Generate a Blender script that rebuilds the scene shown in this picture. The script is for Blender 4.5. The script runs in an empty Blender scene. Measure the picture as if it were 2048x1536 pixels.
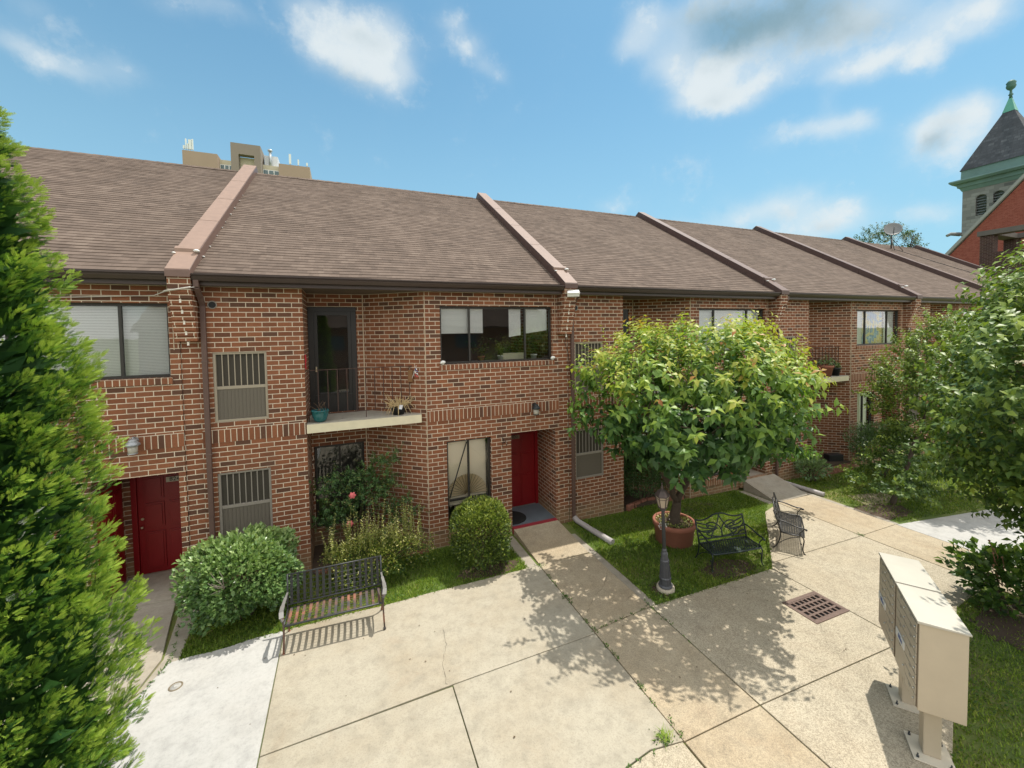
import bpy, math, random
import numpy as np
from mathutils import Vector, Matrix

sc = bpy.context.scene
COL = sc.collection
R = math.radians
rnd = random.Random(7)

# ------------------------------------------------------------------ camera
CAM = dict(f=817.617, yaw=22.32, pitch=-2.198, roll=-0.888, cy=694.288, H=4.899)
def make_camera():
    cd = bpy.data.cameras.new('camera'); o = bpy.data.objects.new('camera', cd); COL.objects.link(o)
    y, p, r = R(CAM['yaw']), R(CAM['pitch']), R(CAM['roll'])
    F = Vector((math.sin(y)*math.cos(p), math.cos(y)*math.cos(p), math.sin(p)))
    Rt = Vector((math.cos(y), -math.sin(y), 0)); U = Rt.cross(F)
    R2 = Rt*math.cos(r)+U*math.sin(r); U2 = -Rt*math.sin(r)+U*math.cos(r)
    m = Matrix((R2, U2, -F)).transposed().to_4x4(); m.translation = (0, 0, CAM['H'])
    o.matrix_world = m
    cd.sensor_width = 36; cd.sensor_fit = 'HORIZONTAL'; cd.lens = CAM['f']/2048*36
    cd.shift_y = -(768-CAM['cy'])/2048
    cd.clip_start = 0.05; cd.clip_end = 6000
    sc.camera = o
make_camera()

# ------------------------------------------------------------------ light
SH = Vector((-.38, -.11))                    # ground offset of a shadow per metre of height
SUN_DIR = Vector((-SH.x, -SH.y, 1)).normalized()
SUN_EL = math.asin(SUN_DIR.z); SUN_AZ = math.atan2(SUN_DIR.x, SUN_DIR.y)
sl = bpy.data.lights.new('sun', 'SUN'); sl.energy = 3.1; sl.angle = R(.55); sl.color = (1, .955, .87)
so = bpy.data.objects.new('sun', sl); COL.objects.link(so)
so.rotation_euler = SUN_DIR.to_track_quat('Z', 'Y').to_euler(); so.location = (20, 5, 40)
sc.view_settings.view_transform = 'Standard'; sc.view_settings.look = 'None'
sc.view_settings.exposure = 0.6; sc.view_settings.gamma = 1

# ------------------------------------------------------------------ node helper
class NT:
    def __init__(s, tree): s.t = tree; s.n = tree.nodes; s.l = tree.links
    def new(s, typ, **kw):
        n = s.n.new(typ)
        for k, v in kw.items():
            if k.startswith('i_'):
                key = k[2:]
                key = int(key) if key.isdigit() else key.replace('_', ' ')
                s.set(n, key, v)
            else: setattr(n, k, v)
        return n
    def set(s, n, key, v):
        sock = n.inputs[key]
        if isinstance(v, bpy.types.NodeSocket): s.l.new(v, sock)
        elif isinstance(v, bpy.types.Node): s.l.new(v.outputs[0], sock)
        else: sock.default_value = v
    def math(s, op, a, b=0.0, clamp=False):
        n = s.n.new('ShaderNodeMath'); n.operation = op; n.use_clamp = clamp
        s.set(n, 0, a); s.set(n, 1, b); return n.outputs[0]
    def mix(s, f, a, b, mode='MIX'):
        n = s.n.new('ShaderNodeMix'); n.data_type = 'RGBA'; n.blend_type = mode
        s.set(n, 0, f); s.set(n, 6, a); s.set(n, 7, b); return n.outputs[2]
    def ramp(s, f, stops):
        n = s.n.new('ShaderNodeValToRGB'); cr = n.color_ramp
        while len(cr.elements) < len(stops): cr.elements.new(.5)
        for e, (p, c) in zip(cr.elements, stops):
            e.position = p; e.color = c if len(c) == 4 else (*c, 1)
        s.set(n, 0, f); return n.outputs[0]
    def noise(s, vec, scale, detail=4, rough=.55, out=0, dist=0.0):
        n = s.n.new('ShaderNodeTexNoise'); s.set(n, 'Vector', vec)
        n.inputs['Scale'].default_value = scale; n.inputs['Detail'].default_value = detail
        n.inputs['Roughness'].default_value = rough; n.inputs['Distortion'].default_value = dist
        return n.outputs[out]
def C4(c): return (c[0], c[1], c[2], 1)

# ------------------------------------------------------------------ sky and clouds
def cam_dir(px, py):
    y, p, r = R(CAM['yaw']), R(CAM['pitch']), R(CAM['roll'])
    F = Vector((math.sin(y)*math.cos(p), math.cos(y)*math.cos(p), math.sin(p)))
    Rt = Vector((math.cos(y), -math.sin(y), 0)); U = Rt.cross(F)
    R2 = Rt*math.cos(r)+U*math.sin(r); U2 = -Rt*math.sin(r)+U*math.cos(r)
    return (F + R2*(px-1024)/CAM['f'] - U2*(py-CAM['cy'])/CAM['f']).normalized()
def az_el(px, py):
    d = cam_dir(px, py); return math.atan2(d.x, d.y), math.asin(d.z)

def make_world():
    w = bpy.data.worlds.new('World'); sc.world = w; w.use_nodes = True
    T = NT(w.node_tree); T.n.clear()
    out = T.new('ShaderNodeOutputWorld'); bg = T.new('ShaderNodeBackground')
    sky = T.new('ShaderNodeTexSky'); sky.sky_type = 'NISHITA'; sky.sun_disc = False
    sky.sun_elevation = SUN_EL; sky.sun_rotation = SUN_AZ
    sky.air_density = 1.0; sky.dust_density = 0.6; sky.ozone_density = 2.2; sky.altitude = 50
    tc = T.new('ShaderNodeTexCoord'); sep = T.new('ShaderNodeSeparateXYZ'); T.l.new(tc.outputs['Generated'], sep.inputs[0])
    x, y, z = sep.outputs
    az = T.math('ARCTAN2', x, y); el = T.math('ARCSINE', z)
    # domain warp for ragged cloud edges
    n1 = T.n.new('ShaderNodeTexNoise'); T.l.new(tc.outputs['Generated'], n1.inputs['Vector'])
    n1.inputs['Scale'].default_value = 9; n1.inputs['Detail'].default_value = 6; n1.inputs['Roughness'].default_value = .6
    sepn = T.new('ShaderNodeSeparateColor'); T.l.new(n1.outputs['Color'], sepn.inputs[0])
    azw = T.math('ADD', az, T.math('MULTIPLY', T.math('SUBTRACT', sepn.outputs[0], .5), .07))
    elw = T.math('ADD', el, T.math('MULTIPLY', T.math('SUBTRACT', sepn.outputs[1], .5), .06))
    def blob(px, py, rx, ry, rot, amp):
        a0, e0 = az_el(px, py); a1, e1 = az_el(px+rx, py); a2, e2 = az_el(px, py-ry)
        ra = max(.02, math.hypot(a1-a0, e1-e0)); rb = max(.02, math.hypot(a2-a0, e2-e0))
        da = T.math('SUBTRACT', azw, a0); de = T.math('SUBTRACT', elw, e0)
        c, s_ = math.cos(R(rot)), math.sin(R(rot))
        u = T.math('ADD', T.math('MULTIPLY', da, c/ra), T.math('MULTIPLY', de, s_/ra))
        v = T.math('ADD', T.math('MULTIPLY', da, -s_/rb), T.math('MULTIPLY', de, c/rb))
        d2 = T.math('ADD', T.math('MULTIPLY', u, u), T.math('MULTIPLY', v, v))
        g = T.math('EXPONENT', T.math('MULTIPLY', d2, -1.0))
        return T.math('MULTIPLY', g, amp)
    # x, y in photo pixels only choose the compass bearing and height of each cloud
    white = [(700, 60, 70, 55, 0, .9), (770, 80, 65, 60, 0, .9), (720, 140, 70, 45, 0, .8), (790, 150, 50, 45, 0, .7), (640, 100, 50, 40, 0, .6), (620, 30, 60, 25, 0, .45),
             (905, 40, 30, 26, 0, .6), (935, 85, 34, 24, 0, .7), (975, 125, 30, 18, 0, .45), (1005, 150, 22, 12, 0, .3),
             (90, 110, 75, 26, 0, .5), (170, 140, 75, 24, 0, .5), (250, 130, 60, 20, 0, .45), (30, 90, 60, 25, 0, .4), (430, 15, 90, 28, 0, .5), (80, 30, 60, 16, 0, .35), (330, 10, 60, 18, 0, .3),
             (1280, 30, 45, 50, 0, .8), (1265, 90, 40, 34, 0, .6), (1330, 130, 55, 40, 0, .8), (1400, 180, 65, 38, 0, 1.0), (1480, 195, 60, 34, 0, 1.0), (1420, 140, 80, 45, 0, .8), (1540, 150, 60, 36, 0, .6),
             (1560, 40, 200, 70, 0, 1.0), (1400, 30, 120, 60, 0, .9), (1720, 40, 150, 60, 0, 1.0), (1680, 140, 60, 26, 0, .8), (1760, 125, 70, 34, 0, 1.0), (1830, 120, 50, 30, 0, .7), (1900, 40, 100, 50, 0, 1.0), (1980, 20, 80, 40, 0, .8),
             (1590, 270, 60, 22, 0, .7), (1670, 250, 60, 26, 0, .9), (1730, 240, 45, 20, 0, .7), (1640, 205, 30, 12, 0, .4), (1840, 280, 45, 40, 0, .8), (1900, 240, 70, 50, 0, 1.0), (1960, 220, 50, 40, 0, .9), (1920, 300, 60, 32, 0, .8),
             (1480, 430, 70, 28, 0, .6), (1560, 410, 70, 36, 0, .8), (1640, 440, 70, 40, 0, .9), (1700, 420, 40, 24, 0, .6), (1870, 425, 60, 24, 0, .7), (1225, 410, 40, 14, 0, .45), (1560, 470, 240, 24, 0, .5), (1380, 455, 80, 16, 0, .35),
             (2500, 100, 400, 200, 0, .9), (-600, 100, 300, 120, 0, .8), (-1200, -200, 300, 200, 0, .6)]
    tot = None
    for b in white:
        g = blob(*b); tot = g if tot is None else T.math('ADD', tot, g)
    gr = None
    for b in [(1560, 20, 230, 70, 0, .9), (1440, 70, 90, 45, 0, .5), (1640, 60, 110, 50, 0, .5), (1780, 40, 110, 40, 0, .45), (1380, 20, 80, 50, 0, .4), (1860, 290, 45, 28, 0, .7), (690, 165, 80, 36, 0, .5), (730, 70, 60, 30, 0, .4), (1900, 235, 50, 30, 0, .35), (1560, 430, 80, 22, 0, .3), (1650, 455, 40, 18, 0, .45), (1440, 190, 50, 14, 0, .25)]:
        g = blob(*b); gr = g if gr is None else T.math('ADD', gr, g)
    # cauliflower detail: fine billows eat into the edges of each cloud
    fb = T.noise(tc.outputs['Generated'], 14, 9, .64)
    fb2 = T.noise(tc.outputs['Generated'], 5.5, 6, .6)
    dens = T.math('ADD', tot, T.math('MULTIPLY', T.math('SUBTRACT', fb, .5), 2.0))
    dens = T.math('ADD', dens, T.math('MULTIPLY', T.math('SUBTRACT', fb2, .5), 1.3))
    mr = T.new('ShaderNodeMapRange', interpolation_type='SMOOTHSTEP'); T.set(mr, 0, dens)
    mr.inputs[1].default_value = .16; mr.inputs[2].default_value = 1.45
    # thin veils round the denser cores
    mv = T.new('ShaderNodeMapRange', interpolation_type='SMOOTHSTEP'); T.set(mv, 0, T.math('ADD', tot, T.math('MULTIPLY', T.math('SUBTRACT', fb2, .5), .9)))
    mv.inputs[1].default_value = .0; mv.inputs[2].default_value = 1.3
    cov = T.math('MULTIPLY', T.math('MAXIMUM', mr.outputs[0], T.math('MULTIPLY', mv.outputs[0], .70)), .93)
    gm = T.new('ShaderNodeMapRange', interpolation_type='SMOOTHSTEP'); T.set(gm, 0, T.math('ADD', gr, T.math('ADD', T.math('MULTIPLY', T.math('SUBTRACT', fb, .5), .5), T.math('MULTIPLY', T.math('SUBTRACT', fb2, .5), .6))))
    gm.inputs[1].default_value = .10; gm.inputs[2].default_value = 1.25
    ccol = T.mix(T.math('MULTIPLY', gm.outputs[0], .95), (3.5, 3.8, 3.9, 1), (.95, 1.6, 1.95, 1))
    # pale summer haze near the horizon
    hz = T.new('ShaderNodeMapRange', interpolation_type='SMOOTHSTEP'); T.set(hz, 0, el)
    hz.inputs[1].default_value = .02; hz.inputs[2].default_value = .62; hz.inputs[3].default_value = .80; hz.inputs[4].default_value = .24
    skyc = T.mix(1.0, sky, (.40, .67, .67, 1), 'MULTIPLY')
    skyc = T.mix(hz.outputs[0], skyc, (1.75, 2.95, 3.65, 1))
    col = T.mix(cov, skyc, ccol)
    # added unseen white cloud behind and above the viewer, brightens the shaded fronts
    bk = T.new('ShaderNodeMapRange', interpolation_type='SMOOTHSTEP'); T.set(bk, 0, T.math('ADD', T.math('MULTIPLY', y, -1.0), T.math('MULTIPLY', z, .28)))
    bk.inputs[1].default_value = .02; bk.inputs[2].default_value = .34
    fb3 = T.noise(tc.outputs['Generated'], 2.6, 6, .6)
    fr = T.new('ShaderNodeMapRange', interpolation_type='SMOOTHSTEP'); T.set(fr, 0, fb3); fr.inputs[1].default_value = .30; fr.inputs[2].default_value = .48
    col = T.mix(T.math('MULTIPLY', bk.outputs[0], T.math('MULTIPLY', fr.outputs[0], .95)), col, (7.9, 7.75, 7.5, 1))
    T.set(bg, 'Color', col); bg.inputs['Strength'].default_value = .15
    T.l.new(bg.outputs[0], out.inputs[0])
make_world()

# ------------------------------------------------------------------ terrain height
def g(x):
    x = np.clip(x, -14, 44); return -.165-.0235*x
def gf(x): return float(g(x))

# ------------------------------------------------------------------ object helpers
def tag(o, label=None, cat=None, group=None, kind=None):
    if label: o['label'] = label
    if cat: o['category'] = cat
    if group: o['group'] = group
    if kind: o['kind'] = kind
    return o
def empty(name, loc, rz=0, label=None, cat=None, group=None, rot=None):
    o = bpy.data.objects.new(name, None); COL.objects.link(o); o.location = loc
    o.rotation_euler = rot if rot else (0, 0, rz); o.empty_display_size = .1
    return tag(o, label, cat, group)
def copy_tree(o, parent=None):
    c = o.copy(); COL.objects.link(c); c.parent = parent
    for ch in list(o.children): copy_tree(ch, c)
    return c
def link_mesh(name, me, mat, parent=None, loc=None):
    o = bpy.data.objects.new(name, me); COL.objects.link(o)
    if mat is not None and not me.materials: me.materials.append(mat)
    if parent is not None: o.parent = parent
    if loc is not None: o.location = loc
    return o

class MB:
    def __init__(s): s.v = []; s.f = []; s.uv = {}; s.sm = []
    def poly(s, pts, uv=None, smooth=False):
        b = len(s.v); s.v += [tuple(p) for p in pts]; s.f.append(tuple(range(b, b+len(pts)))); s.sm.append(smooth)
        if uv: s.uv[len(s.f)-1] = uv
    def box(s, x0, x1, y0, y1, z0, z1, M=None):
        P = [(x, y, z) for z in (z0, z1) for y in (y0, y1) for x in (x0, x1)]
        if M is not None: P = [tuple(M @ Vector(p)) for p in P]
        b = len(s.v); s.v += P
        for q in ((0, 2, 3, 1), (4, 5, 7, 6), (0, 1, 5, 4), (2, 6, 7, 3), (0, 4, 6, 2), (1, 3, 7, 5)):
            s.f.append(tuple(b+i for i in q)); s.sm.append(False)
    def hexa(s, P):
        b = len(s.v); s.v += [tuple(p) for p in P]
        for q in ((0, 2, 3, 1), (4, 5, 7, 6), (0, 1, 5, 4), (2, 6, 7, 3), (0, 4, 6, 2), (1, 3, 7, 5)):
            s.f.append(tuple(b+i for i in q)); s.sm.append(False)
    def bar(s, a, b_, w, h=None, up=(0, 0, 1)):
        h = w if h is None else h
        a, b_ = Vector(a), Vector(b_); d = (b_-a).normalized(); up = Vector(up)
        if abs(d.dot(up)) > .98: up = Vector((0, 1, 0))
        sx = d.cross(up).normalized(); sz = sx.cross(d)
        P = []
        for p in (a, b_):
            for j in (-1, 1):
                for i in (-1, 1): P.append(p+sx*i*w/2+sz*j*h/2)
        s.hexa([P[i] for i in (0, 1, 2, 3, 4, 5, 6, 7)])
    def tube(s, path, r, n=8, cap=True, closed=False):
        path = [Vector(p) for p in path]; m = len(path)
        rr = r if isinstance(r, (list, tuple)) else [r]*m
        rings = []; ref = None
        for i, p in enumerate(path):
            a = path[(i-1) % m] if (closed or i > 0) else p
            c = path[(i+1) % m] if (closed or i < m-1) else p
            t = (c-a)
            t = t.normalized() if t.length > 1e-9 else Vector((0, 0, 1))
            if ref is None:
                ref = Vector((0, 0, 1)) if abs(t.z) < .9 else Vector((1, 0, 0))
            sx = ref-t*ref.dot(t)
            sx = sx.normalized() if sx.length > 1e-6 else t.orthogonal().normalized()
            ref = sx; sy = t.cross(sx)
            b = len(s.v)
            for k in range(n):
                a_ = 2*math.pi*k/n
                s.v.append(tuple(p+sx*math.cos(a_)*rr[i]+sy*math.sin(a_)*rr[i]))
            rings.append(b)
        for i in range(m if closed else m-1):
            b0, b1 = rings[i], rings[(i+1) % m]
            for k in range(n):
                s.f.append((b0+k, b0+(k+1) % n, b1+(k+1) % n, b1+k)); s.sm.append(n > 5)
        if cap and not closed:
            s.f.append(tuple(rings[0]+k for k in reversed(range(n)))); s.sm.append(False)
            s.f.append(tuple(rings[-1]+k for k in range(n))); s.sm.append(False)
    def lathe(s, prof, c=(0, 0, 0), n=16, cap=True, smooth=True):
        c = Vector(c); rings = []
        for r, z in prof:
            b = len(s.v); rings.append(b)
            for k in range(n):
                a = 2*math.pi*k/n; s.v.append((c.x+r*math.cos(a), c.y+r*math.sin(a), c.z+z))
        for i in range(len(prof)-1):
            for k in range(n):
                s.f.append((rings[i]+k, rings[i]+(k+1) % n, rings[i+1]+(k+1) % n, rings[i+1]+k)); s.sm.append(smooth)
        if cap:
            s.f.append(tuple(rings[0]+k for k in reversed(range(n)))); s.sm.append(False)
            s.f.append(tuple(rings[-1]+k for k in range(n))); s.sm.append(False)
    def sphere(s, c, r, n=12, m=8, sc_=(1, 1, 1)):
        c = Vector(c)
        prof = [(max(1e-4, math.sin(math.pi*i/m))*r, -math.cos(math.pi*i/m)*r) for i in range(m+1)]
        b = len(s.v); s.lathe(prof, (0, 0, 0), n, cap=False)
        for i in range(b, len(s.v)):
            v = s.v[i]; s.v[i] = (c.x+v[0]*sc_[0], c.y+v[1]*sc_[1], c.z+v[2]*sc_[2])
    def mesh(s, name):
        me = bpy.data.meshes.new(name); me.from_pydata(s.v, [], s.f); me.update()
        V = np.array(s.v, float); ul = me.uv_layers.new(name='UVMap')
        uvs = np.zeros((len(me.loops), 2))
        for i, p in enumerate(me.polygons):
            ls = list(p.loop_indices)
            if i in s.uv:
                uvs[ls] = s.uv[i]; continue
            nrm = p.normal; P = V[list(p.vertices)]
            if abs(nrm.z) > .75: uvs[ls] = P[:, :2]
            else:
                t = np.array([-nrm.y, nrm.x]); t /= (np.linalg.norm(t)+1e-9)
                if abs(t[0]) > .3 and t[0] < 0: t = -t
                uvs[ls, 0] = P[:, :2] @ t; uvs[ls, 1] = P[:, 2]
        ul.data.foreach_set('uv', uvs.ravel())
        me.polygons.foreach_set('use_smooth', s.sm)
        return me
    def build(s, name, mat, parent=None, loc=None, bevel=0):
        o = link_mesh(name, s.mesh(name), mat, parent, loc)
        if bevel:
            b = o.modifiers.new('bevel', 'BEVEL'); b.width = bevel; b.segments = 2; b.limit_method = 'ANGLE'; b.angle_limit = R(40)
        return o

def text_mesh(txt, size, ext=.004):
    cu = bpy.data.curves.new('lettering', 'FONT'); cu.body = txt; cu.size = size; cu.extrude = ext; cu.align_x = 'CENTER'; cu.align_y = 'CENTER'
    o = bpy.data.objects.new('lettering', cu); COL.objects.link(o)
    dg = bpy.context.evaluated_depsgraph_get()
    me = bpy.data.meshes.new_from_object(o.evaluated_get(dg)); bpy.data.objects.remove(o); me.materials.clear()
    return me

# ------------------------------------------------------------------ materials
MATS = {}
def mat(name, col, rough=.6, metal=0, spec=.5, bump=0, bscale=40, var=0, vscale=6, coat=0):
    if name in MATS: return MATS[name]
    m = bpy.data.materials.new(name); m.use_nodes = True; T = NT(m.node_tree)
    b = T.n['Principled BSDF']; b.inputs['Roughness'].default_value = rough; b.inputs['Metallic'].default_value = metal
    b.inputs['Specular IOR Level'].default_value = spec
    tc = T.new('ShaderNodeTexCoord')
    if var:
        n = T.noise(tc.outputs['Object'], vscale, 5, .6)
        c = T.mix(n, C4([max(0, v*(1-var)) for v in col]), C4([min(1, v*(1+var)) for v in col])); T.set(b, 'Base Color', c)
    else: b.inputs['Base Color'].default_value = C4(col)
    if bump:
        bp = T.new('ShaderNodeBump'); bp.inputs['Strength'].default_value = bump; bp.inputs['Distance'].default_value = .01
        T.set(bp, 'Height', T.noise(tc.outputs['Object'], bscale, 6, .6)); T.l.new(bp.outputs[0], b.inputs['Normal'])
    MATS[name] = m; return m

def brick_mat(name, offset=.5, w=.268, h=.0975, cols=((.222, .082, .041), (.37, .143, .068)), mortar=(.78, .67, .52), dark=(.10, .055, .038), msize=.0082, uvrot=False, dirt=True):
    m = bpy.data.materials.new(name); m.use_nodes = True; T = NT(m.node_tree); b = T.n['Principled BSDF']
    tc = T.new('ShaderNodeTexCoord'); uv = tc.outputs['UV']
    sp = T.new('ShaderNodeSeparateXYZ'); T.l.new(uv, sp.inputs[0])
    wv = T.new('ShaderNodeTexNoise'); T.l.new(tc.outputs['Object'], wv.inputs['Vector']); wv.inputs['Scale'].default_value = 2.5; wv.inputs['Detail'].default_value = 3
    wob = T.new('ShaderNodeVectorMath', operation='MULTIPLY_ADD'); T.l.new(wv.outputs['Color'], wob.inputs[0]); wob.inputs[1].default_value = (.006, .007, 0); 
    if uvrot:
        cb = T.new('ShaderNodeCombineXYZ'); T.l.new(sp.outputs[1], cb.inputs[0]); T.l.new(sp.outputs[0], cb.inputs[1]); T.l.new(cb.outputs[0], wob.inputs[2])
    else: T.l.new(uv, wob.inputs[2])
    br = T.new('ShaderNodeTexBrick'); T.l.new(wob.outputs[0], br.inputs['Vector'])
    br.offset = offset; br.offset_frequency = 2
    br.inputs['Scale'].default_value = 1; br.inputs['Brick Width'].default_value = w; br.inputs['Row Height'].default_value = h
    br.inputs['Mortar Size'].default_value = msize; br.inputs['Mortar Smooth'].default_value = .25; br.inputs['Bias'].default_value = 0
    br.inputs['Color1'].default_value = (0, 0, 0, 1); br.inputs['Color2'].default_value = (1, 1, 1, 1); br.inputs['Mortar'].default_value = (.5, .5, .5, 1)
    f = br.outputs['Fac']; rv = T.new('ShaderNodeSeparateColor'); T.l.new(br.outputs['Color'], rv.inputs[0]); rv = rv.outputs[0]
    n1 = T.noise(tc.outputs['Object'], 28, 5, .7); n2 = T.noise(tc.outputs['Object'], .55, 4, .6)
    bc = T.ramp(rv, [(0, dark), (.09, dark), (.16, cols[0]), (.55, [(a+b_)/2 for a, b_ in zip(*cols)]), (1, cols[1])])
    bc = T.mix(T.math('MULTIPLY', n1, .75), bc, C4([c*.45 for c in cols[0]]))
    bc = T.mix(T.math('MULTIPLY', T.math('GREATER_THAN', n1, .66), .22), bc, C4((.42, .25, .17)))
    mc = T.mix(n1, C4(mortar), C4([c*.72 for c in mortar]))
    col = T.mix(f, bc, mc)
    if dirt:
        mp = T.new('ShaderNodeVectorMath', operation='MULTIPLY'); T.l.new(tc.outputs['Object'], mp.inputs[0]); mp.inputs[1].default_value = (2.6, 2.6, .28)
        ns = T.noise(mp.outputs[0], 1.0, 6, .65)
        col = T.mix(T.math('MULTIPLY', T.math('SUBTRACT', ns, .50), 1.5, True), col, C4((.13, .075, .052)))
        col = T.mix(T.math('MULTIPLY', T.math('SUBTRACT', .40, ns), 1.2, True), col, C4((.50, .34, .24)))
        col = T.mix(T.math('MULTIPLY', T.math('SUBTRACT', n2, .35), .55, True), col, C4((.16, .085, .055)))
        dm = T.new('ShaderNodeMapRange'); geo = T.new('ShaderNodeNewGeometry'); s2 = T.new('ShaderNodeSeparateXYZ'); T.l.new(geo.outputs['Position'], s2.inputs[0])
        T.set(dm, 0, T.math('ADD', s2.outputs[2], T.math('ADD', T.math('MULTIPLY', s2.outputs[0], .0235), T.math('MULTIPLY', n2, -.25))))
        dm.inputs[1].default_value = .28; dm.inputs[2].default_value = -.05
        # splash-back soil stain on the bottom courses
        col = T.mix(T.math('MULTIPLY', dm.outputs[0], .55), col, C4((.30, .215, .12)))
    T.set(b, 'Base Color', col); b.inputs['Roughness'].default_value = .85; b.inputs['Specular IOR Level'].default_value = .25
    bp = T.new('ShaderNodeBump'); bp.inputs['Strength'].default_value = .7; bp.inputs['Distance'].default_value = .008
    T.set(bp, 'Height', T.math('ADD', T.math('MULTIPLY', f, -1), T.math('MULTIPLY', n1, .5))); T.l.new(bp.outputs[0], b.inputs['Normal'])
    return m
M_BRICK = brick_mat('brick')
M_SOLDIER = brick_mat('soldier_brick', offset=0.0, w=.2575, h=.1005, uvrot=True)
M_DARKBRICK = brick_mat('chimney_brick', cols=((.06, .03, .027), (.11, .055, .045)), mortar=(.22, .18, .15), dirt=False)

def shingle_mat(name='shingles', a=(.150, .112, .089), b_=(.226, .178, .143)):
    m = bpy.data.materials.new(name); m.use_nodes = True; T = NT(m.node_tree); b = T.n['Principled BSDF']
    tc = T.new('ShaderNodeTexCoord'); uv = tc.outputs['UV']
    br = T.new('ShaderNodeTexBrick'); T.l.new(uv, br.inputs['Vector']); br.offset = .37; br.offset_frequency = 2
    br.inputs['Scale'].default_value = 1; br.inputs['Brick Width'].default_value = .31; br.inputs['Row Height'].default_value = .145
    br.inputs['Mortar Size'].default_value = .004; br.inputs['Mortar Smooth'].default_value = .2
    br.inputs['Color1'].default_value = (0, 0, 0, 1); br.inputs['Color2'].default_value = (1, 1, 1, 1); br.inputs['Mortar'].default_value = (.35, .35, .35, 1)
    br2 = T.new('ShaderNodeTexBrick'); T.l.new(uv, br2.inputs['Vector']); br2.offset = .61; br2.offset_frequency = 3; br2.squash = .7
    br2.inputs['Scale'].default_value = 1; br2.inputs['Brick Width'].default_value = .19; br2.inputs['Row Height'].default_value = .145; br2.inputs['Mortar Size'].default_value = 0
    br2.inputs['Color1'].default_value = (0, 0, 0, 1); br2.inputs['Color2'].default_value = (1, 1, 1, 1)
    n1 = T.noise(tc.outputs['Object'], 90, 4, .8); n2 = T.noise(tc.outputs['Object'], .7, 5, .62); n3 = T.noise(tc.outputs['Object'], 3.5, 4, .6)
    v = T.math('MULTIPLY', T.math('ADD', br.outputs['Color'], br2.outputs['Color']), .21)
    v = T.math('ADD', v, T.math('MULTIPLY', T.math('SUBTRACT', n1, .5), .75))
    v = T.math('ADD', v, T.math('MULTIPLY', T.math('SUBTRACT', n2, .5), .40))
    v = T.math('ADD', v, T.math('MULTIPLY', T.math('SUBTRACT', n3, .45), .35), True)
    T.set(b, 'Base Color', T.ramp(v, [(0, [c*.66 for c in a]), (.3, a), (.7, b_), (1, [c*1.18 for c in b_])]))
    b.inputs['Roughness'].default_value = .93; b.inputs['Specular IOR Level'].default_value = .2
    bp = T.new('ShaderNodeBump'); bp.inputs['Strength'].default_value = .35; bp.inputs['Distance'].default_value = .004; T.set(bp, 'Height', n1); T.l.new(bp.outputs[0], b.inputs['Normal'])
    return m
M_SHINGLE = shingle_mat()
M_SLATE = shingle_mat('slate', (.05, .055, .06), (.12, .125, .13))

def concrete_mat(name, base, speck=.25, sscale=60, stain=(.30, .22, .13), stain_amt=.35, dark=(.12, .10, .08), agg=0.0):
    m = bpy.data.materials.new(name); m.use_nodes = True; T = NT(m.node_tree); b = T.n['Principled BSDF']
    tc = T.new('ShaderNodeTexCoord'); P = tc.outputs['Object']
    nb = T.noise(P, .9, 6, .62); nm = T.noise(P, 5, 6, .65); nf = T.noise(P, sscale, 3, .8)
    c = T.mix(T.math('MULTIPLY', T.math('SUBTRACT', nb, .42), 2.6*stain_amt, True), C4(base), C4([x*y*2.2 for x, y in zip(base, stain)]))
    c = T.mix(T.math('MULTIPLY', T.math('SUBTRACT', nm, .48), 1.7, True), c, C4([x*.50 for x in base]))
    c = T.mix(T.math('MULTIPLY', T.math('SUBTRACT', .47, nm), 1.2, True), c, C4([min(.9, x*1.28) for x in base]))
    ng = T.noise(P, 22, 4, .7)
    c = T.mix(T.math('MULTIPLY', T.math('SUBTRACT', ng, .5), 1.3, True), c, C4([x*.48 for x in base]))
    # rust coloured and pale worn patches
    nr = T.noise(P, 1.7, 5, .7, dist=.6)
    c = T.mix(T.math('MULTIPLY', T.math('SUBTRACT', nr, .57), 3.6*stain_amt, True), c, C4((.30, .19, .11)))
    c = T.mix(T.math('MULTIPLY', T.math('SUBTRACT', .36, nr), 3.0*stain_amt, True), c, C4((.56, .54, .48)))
    c = T.mix(T.math('MULTIPLY', T.math('SUBTRACT', nf, .5), 4*speck, True), c, C4(dark))
    if agg:
        vo = T.new('ShaderNodeTexVoronoi'); T.l.new(P, vo.inputs['Vector']); vo.inputs['Scale'].default_value = 105
        sv = T.new('ShaderNodeSeparateColor'); T.l.new(vo.outputs['Color'], sv.inputs[0])
        nd = T.noise(P, 2.2, 5, .6)
        ff = T.math('MULTIPLY', T.math('GREATER_THAN', sv.outputs[0], T.math('SUBTRACT', 1.12, T.math('MULTIPLY', nd, .95))), agg)
        c = T.mix(ff, c, C4(dark))
        c = T.mix(T.math('MULTIPLY', T.math('LESS_THAN', sv.outputs[0], .17), agg*.6), c, C4([min(.85, x*1.4) for x in base]))
    # scattered dark spots of gum and droppings
    v2 = T.new('ShaderNodeTexVoronoi'); T.l.new(P, v2.inputs['Vector']); v2.inputs['Scale'].default_value = 1.6
    c = T.mix(T.math('MULTIPLY', T.math('LESS_THAN', v2.outputs['Distance'], .028), .6), c, C4((.10, .08, .06)))
    T.set(b, 'Base Color', c); b.inputs['Roughness'].default_value = .9; b.inputs['Specular IOR Level'].default_value = .25
    bp = T.new('ShaderNodeBump'); bp.inputs['Strength'].default_value = .35; bp.inputs['Distance'].default_value = .006
    T.set(bp, 'Height', T.math('ADD', nf, nm)); T.l.new(bp.outputs[0], b.inputs['Normal'])
    return m
M_CONC_W = concrete_mat('new_concrete', (.45, .44, .415), .14, 80, stain_amt=.12)
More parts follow.
